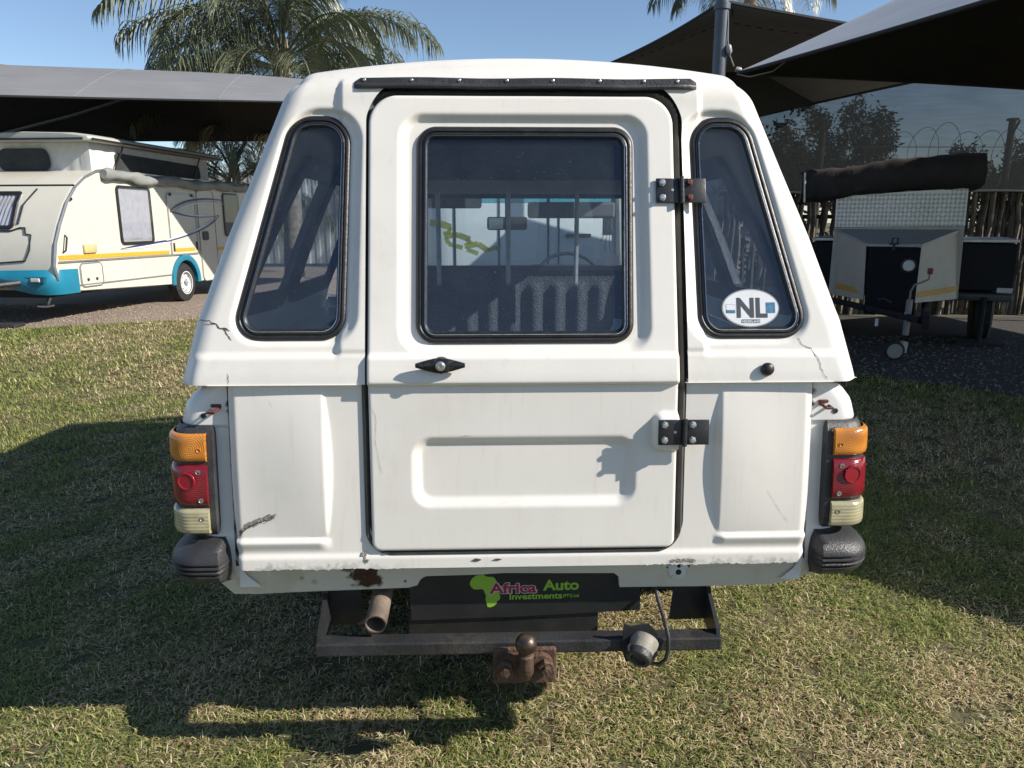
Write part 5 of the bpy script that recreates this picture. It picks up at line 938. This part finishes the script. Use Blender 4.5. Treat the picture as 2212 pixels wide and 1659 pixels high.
# wheel arch and wheel
V = []; Fc = []; AA = [(2.94 + .45 * math.cos(t), .35 + .45 * math.sin(t)) for t in np.linspace(math.pi + .08, -.08, 25)]
for (a, b) in AA:
    dx, dz = (a - 2.94) / .45, (b - .35) / .45
    for (r, h) in ((.015, 0), (.012, -.035), (-.06, -.045), (-.085, -.03), (-.085, .10)): V.append((a + dx * r, h, b + dz * r))
q = fixn(mesh_obj('wheel_arch', V, [(5 * i + j, 5 * i + j + 1, 5 * i + 6 + j, 5 * i + 5 + j) for i in range(24) for j in range(4)], M['teal'], CAR, True), 50)
MB().box((2.5, .05, .3), (3.38, .5, .78)).build('wheel_well', M['liner'], CAR)
t = MB().lathe([(-.09, .17), (-.092, .26), (-.075, .318), (0, .325), (.075, .318), (.092, .26), (.09, .17)], (0, 0, 0), (0, 1, 0), 36, False).build('wheel', M['tyre'], CAR, True); t.location = (2.92, .075, .325)
q = MB(); q.lathe([(-.088, .195), (-.094, .20), (-.094, .185), (-.06, .178), (-.05, .165), (-.07, .12), (-.075, .07), (-.06, .06), (-.06, .001)], (0, 0, 0), (0, 1, 0), 36, False); q.build('rim', pmat('white_rim', (.72, .72, .72), .4), t, True)
for i in range(8): a = i * math.pi / 4; q = MB(); q.add([(.145 * math.cos(a - .14), -.0625, .145 * math.sin(a - .14)), (.145 * math.cos(a + .14), -.0625, .145 * math.sin(a + .14)), (.11 * math.cos(a), -.074, .11 * math.sin(a))], [(0, 1, 2)]); q.build('rim_vent', M['darkin'], t)
q = MB(); q.lathe([(-.078, .04), (-.10, .035), (-.105, .03), (-.105, .001)], (0, 0, 0), (0, 1, 0), 14)
for i in range(5): q.lathe([(-.075, .011), (-.092, .011), (-.093, .001)], (.055 * math.cos(i * 1.257), 0, .055 * math.sin(i * 1.257)), (0, 1, 0), 6)
q.build('hub', pmat('dull_hub', (.35, .35, .35), .5, metal=.3), t, True)
# teal front bumper wrapping the corner, lamp, front panel, front window
q = MB(); V = []; nb = 22
pathb = [(.13, -.022), (.0, -.026), (-.16, -.02), (-.26, .02), (-.33, .12), (-.37, .3), (-.385, .55), (-.38, .8), (-.365, .95)]
for i, (a, y) in enumerate(pathb):
    t_ = i / (len(pathb) - 1); zt = .745 + .035 * math.sin(t_ * 2) - .04 * t_; zb = .42 + .0 * t_ + .26 * max(0, (t_ - .55) / .45) ** 1.6
    for j in range(9): v = j / 8; bul = .05 * math.sin(math.pi * v) * (1 if i > 1 else .2); V.append((a - bul * (1 if y > 0 else .5), y - (bul * .3 if y < .1 else 0), zb + (zt - zb) * v))
TE = fixn(mesh_obj('front_bumper', V, [(9 * i + j, 9 * i + 9 + j, 9 * i + 10 + j, 9 * i + 1 + j) for i in range(len(pathb) - 1) for j in range(8)], M['teal'], CAR, True), 60)
q = MB(); q.prism([(.10, .585), (.36, .585), (.44, .66), (.08, .665)], lambda y, z: (-.415, y, z), lambda y, z: (-.36, y, z)); q.build('lamp_recess', pmat('dark_teal', (.008, .10, .16), .5), TE)
MB().box((-.432, .14, .60), (-.41, .265, .65), .008).build('marker_lamp', pmat('lamp_white', (.62, .62, .6), .25), TE)
MIR = bpy.data  # the far corner of the caravan front carries the same bumper
o = child(TE, CAR); o.scale = (1, -1, 1); o.location = (0, CWD, 0)
FRN = [(-.31, .80), (-.23, 1.10), (-.10, 1.35), (.09, 1.64), (.30, 1.85)]
fx = lambda z: float(np.interp(z, [.62, .80, 1.10, 1.35, 1.64, 1.85, 2.0], [-.30, -.31, -.23, -.10, .09, .30, .53]))
P = densify(rpoly([(.64, 1.30), (1.51, 1.30), (1.51, 1.77), (.72, 1.77)], .05, 6), .1); pos = lambda a, b, h: (fx(b) - .012 - h, a, b)
V, Fc = loop_sweep(P, [(-.02, 0), (-.012, .02), (.03, .022), (.034, 0)], pos); fr = fixn(mesh_obj('front_window', V, Fc, M['rubber'], CAR, True), 50); V, _ = loop_sweep(P, [(.02, .026)], pos); mesh_obj('window_pane', V, [tuple(range(len(V)))], M['carwin'], fr)
V = []; 
for i in range(91):
    y = .68 + .80 * i / 90
    for zq in (1.33, 1.55, 1.75): V.append((fx(zq) - .015 - .008 * math.sin(i * .95 + .4 * math.sin(i * .3)), y, zq))
mesh_obj('curtain', V, [(3 * i + j, 3 * i + 3 + j, 3 * i + 4 + j, 3 * i + 1 + j) for i in range(90) for j in range(2)], M['curtain'], fr, True)
def frontline(name, pts, r=.010): q = MB(); q.tube([(fx(z) - .012, y, z) for y, z in pts], r, 6); q.build(name, M['rubber'], CAR, True)
frontline('gas_locker_joint', [(1.8, 1.26), (.66, 1.26), (.54, 1.30), (.47, 1.30), (.44, 1.22), (.36, 1.21), (.35, 1.0), (.40, .87), (.8, .84), (1.0, .80)]); frontline('roof_joint', [(.02, 1.87), (2.12, 1.87)], .012); frontline('window_surround', [(.52, 1.82), (.60, 1.60), (.58, 1.35)], .012)
q = MB(); q.tube([(-.3, .35, .60), (-1.25, 1.07, .50)], .035, 8); q.tube([(-.3, 1.8, .60), (-1.25, 1.07, .50)], .035, 8); q.box((-1.45, 1.0, .46), (-1.2, 1.14, .56), .02); q.build('drawbar', M['towsteel'], CAR, True); q = MB(); q.box((-.1, .3, .36), (5.4, 1.85, .47)); q.build('chassis', M['liner'], CAR)
q = MB(); q.tube([(.15, .45, .40), (.05, .45, .24)], .03, 8); q.box((-.05, .38, .22), (.12, .52, .25), .01); q.build('corner_steady', M['alu'], CAR)
# raised tent and pop-top roof
RX0, RX1 = .95, 4.35
V = []; Fc = []; ring = []
def tent(t, zc): # round the tent perimeter, leaning in at both ends
    return None
b = MB(); nq = 40
pz = [(2.09, 0), (2.30, .02), (2.50, 0)]
per = [(RX0 + (RX1 - RX0) * t, .17) for t in np.linspace(0, 1, 40)] + [(RX1, .17 + 1.8 * t) for t in np.linspace(.05, .95, 14)] + [(RX1 - (RX1 - RX0) * t, 1.97) for t in np.linspace(0, 1, 30)] + [(RX0, 1.97 - 1.8 * t) for t in np.linspace(.05, .95, 30)]
for i, (a, y) in enumerate(per):
    for (z, w_) in pz: g = (.012 * math.sin(i * 1.7) + .008 * math.sin(i * .6)) * (1 if z == 2.30 else .3); b.v.append((a + (g if y not in (.17, 1.97) else 0) + (-.35 * (2.5 - z) / .4 * -1 if a == RX0 and False else 0) + (.30 * (2.5 - z) / .4 * 0), y + (g if y in (.17, 1.97) else 0), z))
n = len(per); b.f += [(3 * i + j, 3 * ((i + 1) % n) + j, 3 * ((i + 1) % n) + j + 1, 3 * i + j + 1) for i in range(n) for j in range(2)]
TENT = b.build('tent_canvas', M['canvas'], CAR, True)
P = densify(rpoly([(1.50, 2.14), (4.05, 2.14), (4.0, 2.37), (1.50, 2.40)], .06, 6), .1); V, _ = loop_sweep(P, [(0, 0)], lambda a, c, h: (a, .142, c)); mesh_obj('mesh_window', V, [tuple(range(len(V)))], M['mesh'], TENT)
P = densify(rpoly([(.74, 2.10), (1.60, 2.10), (1.56, 2.42), (.80, 2.42)], .12, 6), .1); V, _ = loop_sweep(P, [(0, 0)], lambda a, c, h: (RX0 - .03, a, c)); mesh_obj('mesh_window', V, [tuple(range(len(V)))], M['mesh'], TENT)
V = []; prf = [(.06, 2.50), (.02, 2.505), (0, 2.53), (.01, 2.565), (.06, 2.59), (.3, 2.62), (1.07, 2.64), (1.84, 2.62), (2.08, 2.59), (2.13, 2.565), (2.14, 2.53), (2.12, 2.505), (2.08, 2.50)]
sx_ = [(.74, .0, .10), (.76, .0, .04), (.85, 0, 0), (1.4, .0, 0), (4.6, 0, 0), (4.68, .0, .04), (4.7, 0, .10)]
for (a, dz, sh_) in sx_: V += [(a, y + (sh_ if y < 1 else -sh_), z + (-.02 * sh_ * 10 * (z > 2.58)) + .02 * math.sin((a - .7) * .5)) for y, z in prf]
n = len(prf); q = MB(); q.add(V, [(i * n + k, i * n + (k + 1) % n, (i + 1) * n + (k + 1) % n, (i + 1) * n + k) for i in range(len(sx_) - 1) for k in range(n)] + [tuple(range(n)), tuple((len(sx_) - 1) * n + k for k in range(n))]); PR = q.build('pop_top_roof', pmat('pop_top_grey', (.42, .43, .40), .5, var=.06, coat=.1), CAR, True)
q = MB(); q.tube([(.8, -.004, 2.53), (4.65, -.004, 2.53)], .014, 6); q.tube([(.735, .1, 2.53), (.735, 2.04, 2.53)], .014, 6); q.build('roof_trim', M['rubber'], PR, True)
for x in (1.55, 3.85): q = MB(); q.tube([(x - .15, .11, 2.12), (x + .10, .09, 2.50)], .012, 6); q.build('roof_strut', M['rubber'], CAR, True)
# rolled awning bag
V = []; n = 60
for i in range(n + 1):
    t_ = i / n; a = .87 + 4.55 * t_; sag = .035 * math.sin(t_ * 19) + .02 * math.sin(t_ * 43 + 1); r = (.078 + .012 * math.sin(t_ * 31 + 2) + .008 * math.sin(t_ * 77)) * (1 - .25 * (i in (0, n))); zc = 2.045 - .03 * math.sin(t_ * 3.1) + .5 * sag
    for k in range(12): g = 2 * math.pi * k / 12; wr = 1 + .12 * math.sin(3 * g + t_ * 40); V.append((a, -.055 + .062 * math.cos(g) * wr, zc + r * math.sin(g) * wr))
fixn(mesh_obj('awning_bag', V, [(12 * i + k, 12 * i + (k + 1) % 12, 12 * i + 12 + (k + 1) % 12, 12 * i + 12 + k) for i in range(n) for k in range(12)] + [tuple(range(12)), tuple(12 * n + k for k in range(12))], M['awning'], CAR, True), 60)
# nose of another caravan at the left frame edge
C2 = thing('neighbour_caravan', 'white caravan nose with a yellow stripe cut off by the left frame edge', 'caravan', (-8.05, 10.05, 0), 0); q = MB()
prf2 = [(0.02, .40), (.42, .40), (.40, .55), (.30, .80), (.10, 1.30), (-.4, 1.9), (-.9, 2.1), (-2.6, 2.1), (-2.6, .4)]
q.prism(prf2, lambda x, z: (x + .42 - .42, -.0, z), lambda x, z: (x, 2.0, z)); q.build('hull', M['cream'], C2); q = MB(); q.prism([(-2.6, .43), (.425, .43), (.415, .50), (-2.6, .50)], lambda x, z: (x, -.008, z), lambda x, z: (x, .0, z)); q.build('yellow_stripe', M['yellowtape'], C2)
q = MB(); q.prism([(-2.6, .55), (.39, .55), (.37, .60), (-2.6, .60)], lambda x, z: (x, -.008, z), lambda x, z: (x, .0, z)); q.build('grey_stripe', M['silver'], C2)
for yy_ in (.3, 1.7): t = MB().lathe([(-.08, .17), (-.085, .27), (0, .31), (.085, .27), (.08, .17)], (0, 0, 0), (0, 1, 0), 24).build('wheel', M['tyre'], C2, True); t.location = (-1.3, yy_, .31)
kr = thing('rubber_mat', 'dark flat rubber pad on the gravel edge at far left', 'rubber pad', (-6.75, 9.75, .01)); q = MB(); q.box((-.25, -.12, 0), (.22, .12, .05), .015); q.build('pad', M['tyre'], kr, True); q = MB(); q.box((-.2, -.13, .012), (.18, -.118, .03), .004); q.build('groove', M['plastic'], kr)
# ================================================================== CAMPER TRAILER
TRO = Vector((4.35, 8.5, 0)); TH = math.atan2(4.35, 8.5); TR = thing('camper_trailer', 'beige camper trailer with diamond-plate front and black nose box, under the right canopies', 'trailer', TRO, -TH)
M['beige'] = pmat('trailer_beige', (.54, .51, .45), .5, var=.05, vscale=4, dirt=(.2, .17, .13), dirt_amt=.3, dscale=5)
def T_(x, y, z): dx, dy = x - TRO.x, y - TRO.y; return ((dx - math.tan(TH) * dy) * math.cos(TH) if dy < 0 else dx * math.cos(TH), dy, z)
q = MB(); q.prism([(3.60, .545), (5.09, .545), (5.065, 1.335), (3.60, 1.315)], lambda x, z: T_(x, 8.5, z), lambda x, z: T_(x + .0, 11.2 - .6, z)); q.prism([(3.606, 1.318), (5.064, 1.335), (5.05, 1.74), (3.595, 1.66)], lambda x, z: T_(x, 8.515, z), lambda x, z: T_(x, 10.6, z)); q.build('body', M['beige'], TR)
# nose: two slanted cheeks, sloping lid, black front
q = MB(); q.add([T_(*p) for p in ((3.625, 8.498, .66), (3.745, 7.9, .55), (3.715, 7.9, 1.135), (3.64, 8.498, 1.285), (3.66, 8.498, .54))], [(0, 4, 1, 2, 3)]); q.build('nose_cheek', M['beige'], TR); q = MB(); q.add([T_(*p) for p in ((5.07, 8.498, .545), (4.30, 7.9, .54), (4.28, 7.9, 1.135), (5.0, 8.498, 1.285))], [(0, 3, 2, 1)]); q.build('nose_cheek', M['beige'], TR)
q = MB(); q.add([T_(*p) for p in ((3.62, 8.497, 1.30), (5.02, 8.497, 1.30), (4.29, 7.86, 1.155), (3.70, 7.86, 1.155), (3.62, 8.497, 1.275), (5.02, 8.497, 1.275), (4.29, 7.86, 1.125), (3.70, 7.86, 1.125))], [(0, 1, 2, 3), (7, 6, 5, 4), (3, 2, 6, 7), (0, 3, 7, 4), (2, 1, 5, 6)]); LID = q.build('nose_lid', pmat('grey_lid', (.33, .34, .36), .4, var=.06, coat=.2), TR)
q = MB(); q.box((T_(3.75, 7.885, 0)[0], -.615, .40), (T_(4.295, 7.885, 0)[0], -.05, 1.12)); BX = q.build('nose_box', pmat('black_nose', (.010, .010, .014), .7, spec=.2), TR)
q = MB(); q.tube([T_(3.965, 7.85, 1.15), T_(3.965, 7.84, 1.215), T_(4.02, 7.84, 1.215), T_(4.02, 7.85, 1.15)], .009, 8); q.box(T_(3.93, 7.845, 1.148), T_(4.055, 7.87, 1.165)); q.box(T_(3.97, 7.845, 1.09), T_(4.015, 7.87, 1.15)); q.build('lid_catch', M['rubber'], LID)
q = MB(); q.lathe([(0, .075), (.012, .075), (.014, .066), (.006, .064)], T_(4.185, 7.884, .93), (0, -1, 0), 24, False); q.box(T_(4.115, 7.874, .86), T_(4.255, 7.886, 1.0), .02); VN = q.build('vent_ring', M['plastic'], BX, True); q = MB(); q.lathe([(.012, .058), (.020, .05), (.021, .001)], T_(4.185, 7.884, .93), (0, -1, 0), 24); q.build('vent_cover', pmat('vent_grey', (.68, .69, .68), .5), BX, True)
q = MB(); q.prism([(0, 0), (1.465, .018), (1.452, .42), (-.010, .345)], lambda x, z: T_(3.6 + x, 8.494, 1.322 + z), lambda x, z: T_(3.6 + x, 8.5125, 1.322 + z)); PLT = q.build('tread_plate', pmat('tread_plate_alu', (.62, .62, .60), .35, metal=.5, var=.1, vscale=3), TR)
q = MB()
for r_ in range(9):
    for c in range(31):
        x, z = .03 + c * .0465, .025 + r_ * .0465
        if z > .335 + .05 * x: continue
        a = math.radians(45 if (r_ + c) % 2 else -45)
        for kk in (-1, 0, 1):
            ox, oz = -math.sin(a) * kk * .012, math.cos(a) * kk * .012; dx, dz = math.cos(a) * .022, math.sin(a) * .022; nx_, nz_ = -math.sin(a) * .0042, math.cos(a) * .0042; cx_, cz_ = 3.6 + x + ox, 1.322 + z + oz
            q.add([T_(cx_ - dx, 8.4935, cz_ - dz), T_(cx_ + nx_, 8.4935, cz_ + nz_), T_(cx_ + dx, 8.4935, cz_ + dz), T_(cx_ - nx_, 8.4935, cz_ - nz_), T_(cx_, 8.4865, cz_)], [(0, 4, 1), (1, 4, 2), (2, 4, 3), (3, 4, 0)])
props(q.build('tread_bars', PLT.data.materials[0], PLT), kind='stuff')
for x in (3.9, 4.3, 4.68, 5.0): MB().lathe([(0, .008), (.004, .006), (.005, .001)], T_(x, 8.494, 1.345), (0, -1, 0), 8).build('rivet', M['zinc'], PLT)
for (x0, z0, x1, z1, y0, y1) in ((3.652, .66, 3.745, .645, 8.44, 7.91), (4.325, .632, 5.05, .672, 7.93, 8.47)):
    for k in range(3): dz = .022 * k; q = MB(); q.add([T_(x0, y0 - .012, z0 + dz - .04), T_(x1, y1 - .012, z1 + dz - .04), T_(x1, y1 - .012, z1 + dz - .022), T_(x0, y0 - .012, z0 + dz - .022)], [(0, 1, 2, 3)]); q.build('reflective_strip', M['yellowtape'], TR)
# side lockers, rack arms, fender, tyre, leg
for s, x0, x1 in ((-1, 3.30, 3.60), (1, 5.09, 5.70)):
    q = MB(); q.box(T_(x0, 8.9, .62), T_(x1, 10.3, 1.14), .01); SB = q.build('side_locker', M['liner'], TR); q = MB(); q.box(T_(x0, 8.88, 1.155), T_(x1, 10.3, 1.19), .004); q.build('shelf', M['alu'], SB); q = MB(); q.box(T_(x0, 8.86, .50), T_(x1 + .02, 9.9, .585), .03); q.build('mudguard', pmat('grey_mudguard', (.10, .10, .10), .6), TR, True)
    t = MB().lathe([(-.10, .18), (-.105, .28), (-.08, .325), (.08, .325), (.105, .28), (.10, .18)], (0, 0, 0), (1, 0, 0), 26).build('wheel', M['tyre'], TR, True); t.location = T_((x0 + x1) / 2 + .05 * s, 9.4, .325)
MB().box(T_(5.53, 8.872, .60), T_(5.70, 8.895, .655), .006).build('number_tag', M['whitedecal'], TR)
q = MB(); q.box(T_(5.15, 8.70, 0), T_(5.68, 8.95, .045), .01); q.build('foot_plate', M['darkin'], TR); q = MB(); q.tube([T_(5.4, 8.82, .04), T_(5.4, 8.82, .55)], .03, 8); q.build('stand', M['liner'], TR)
# rolled tarpaulin on top
V = []; n = 40
for i in range(n + 1):
    t_ = i / n; xx = 3.10 + 2.02 * t_; top = 1.945 + .15 * min(1, t_ * 1.35) + .012 * math.sin(t_ * 15); bot = 1.585 + .14 * min(1, t_ * 1.6) - .05 * max(0, t_ - .75) + .008 * math.sin(t_ * 22)
    for k in range(14): g = 2 * math.pi * k / 14; sq = lambda v: math.copysign(abs(v) ** .4, v); V.append(T_(xx, 8.75 + .42 * sq(math.cos(g)) + .012 * math.sin(k * 2 + i), (top + bot) / 2 + (top - bot) / 2 * sq(math.sin(g)) + .006 * math.sin(i * 1.3 + k)))
fixn(mesh_obj('rolled_tarpaulin', V, [(14 * i + k, 14 * i + (k + 1) % 14, 14 * i + 14 + (k + 1) % 14, 14 * i + 14 + k) for i in range(n) for k in range(14)] + [tuple(range(14)), tuple(14 * n + k for k in range(14))], pmat('dark_brown_tarpaulin', (.035, .028, .027), .8, var=.3, vscale=5, bump=.5, bscale=6), TR, True), 60)
q = MB(); q.tube([T_(3.13, 8.3, 1.60), T_(3.11, 8.31, 1.93)], .012, 6); q.build('tarp_strap', M['alu'], TR)
# drawbar, coupling, jockey wheel
q = MB(); q.tube([T_(3.55, 8.6, .48), T_(4.0, 7.2, .44)], .035, 8); q.tube([T_(4.75, 8.6, .48), T_(4.03, 7.2, .44)], .035, 8); q.box(T_(3.95, 7.0, .40), T_(4.08, 7.3, .50), .02); q.build('drawbar', M['liner'], TR, True)
q = MB(); q.tube([T_(3.68, 7.45, .60), T_(3.72, 7.4, .62), T_(3.8, 7.4, .58)], .010, 6); q.build('safety_chain', M['towsteel'], TR)
q = MB(); q.tube([T_(3.975, 7.4, .26), T_(3.978, 7.4, .62)], .030, 12); q.tube([T_(3.978, 7.4, .55), T_(3.978, 7.4, .70), T_(4.0, 7.38, .77), T_(4.06, 7.36, .80), T_(4.115, 7.35, .83), T_(4.12, 7.35, .89)], .010, 8); q.box(T_(3.92, 7.36, .44), T_(4.03, 7.44, .50), .008); JK = q.build('jockey_post', pmat('dull_galvanised', (.26, .26, .26), .5, metal=.3), TR, True)
MB().lathe([(-.03, .020), (-.028, .026), (.028, .026), (.03, .020)], T_(4.12, 7.35, .91), (0, 0, 1), 10).build('crank_knob', pmat('red_knob', (.20, .015, .015), .4), JK, True)
q = MB(); q.prism([(3.83, .11), (3.99, .08), (4.0, .19), (3.96, .20), (3.95, .27), (3.99, .27), (4.0, .07), (3.86, .07)][0:4] + [(3.90, .135)], lambda x, z: T_(x, 7.37, z), lambda x, z: T_(x, 7.43, z)); q.build('wheel_fork', M['alu'], JK)
jw = MB().lathe([(-.03, .03), (-.03, .085), (-.02, .10), (.02, .10), (.03, .085), (.03, .03)], (0, 0, 0), (.35, -1, 0), 24).build('jockey_wheel', M['tyre'], JK, True); jw.location = T_(3.845, 7.34, .10); MB().lathe([(.031, .075), (.034, .07), (.030, .03), (.036, .012), (.037, .001)], (0, 0, 0), (.35, -1, 0), 24).build('rim', pmat('grey_wheel_rim', (.28, .28, .27), .6), jw, True)
MB().box(T_(3.66, 7.42, .33), T_(3.70, 7.43, .41), .003).build('paper_tag', M['whitedecal'], TR)
# ================================================================== CARAVAN PARKED AHEAD OF THE PICKUP (seen through its windows)
C3 = thing('parked_caravan', 'white caravan parked ahead of the pickup, seen through its cab windows', 'caravan', (.1, 7.75, 0), math.radians(22)); q = MB(); q.box((-.88, 0, .42), (1.6, 2.2, 1.95), .10); q.build('hull', pmat('caravan_white', (.66, .66, .64), .4, var=.04), C3, True)
for x0, x1, z0, z1 in ((-.72, -.25, .6, 1.8), (.42, 1.4, .55, 1.55), (-.16, .3, .5, 1.85)): q = MB(); q.tube([(x0, -.004, z0), (x1, -.004, z0), (x1, -.004, z1), (x0, -.004, z1)], .012, 6, closed=True); q.build('hatch_seam', M['rubber'], C3)
q = MB(); q.box((.95, -.012, 1.25), (1.32, .0, 1.50), .005); q.build('window', M['mesh'], C3); q = MB(); q.box((.50, -.05, 1.22), (.78, .0, 1.26), .01); q.build('grab_handle', M['rubber'], C3); q = MB(); q.box((-.80, -.006, .80), (1.52, 0, .85)); q.build('stripe', M['navy'], C3)
for x in (-.4, 1.1): t = MB().lathe([(-.08, .17), (-.085, .27), (0, .31), (.085, .27), (.08, .17)], (0, 0, 0), (0, 1, 0), 24).build('wheel', M['tyre'], C3, True); t.location = (x, .12, .31)
# lettering to meshes
dg = bpy.context.evaluated_depsgraph_get()
for o in [o for o in COL.objects if o.type == 'FONT']:
    me = bpy.data.meshes.new_from_object(o.evaluated_get(dg)); nm = o.name; n_ = bpy.data.objects.new('tmp', me); COL.objects.link(n_); n_.parent = o.parent; n_.location = o.location; n_.rotation_euler = o.rotation_euler; n_.scale = o.scale; bpy.data.objects.remove(o); n_.name = nm
    if nm in FIT:
        xs_ = [v.co.x for v in me.vertices]; k_ = FIT[nm] / (max(xs_) - min(xs_)); x0_ = min(xs_)
        for v in me.vertices: v.co.x = (v.co.x - x0_) * k_
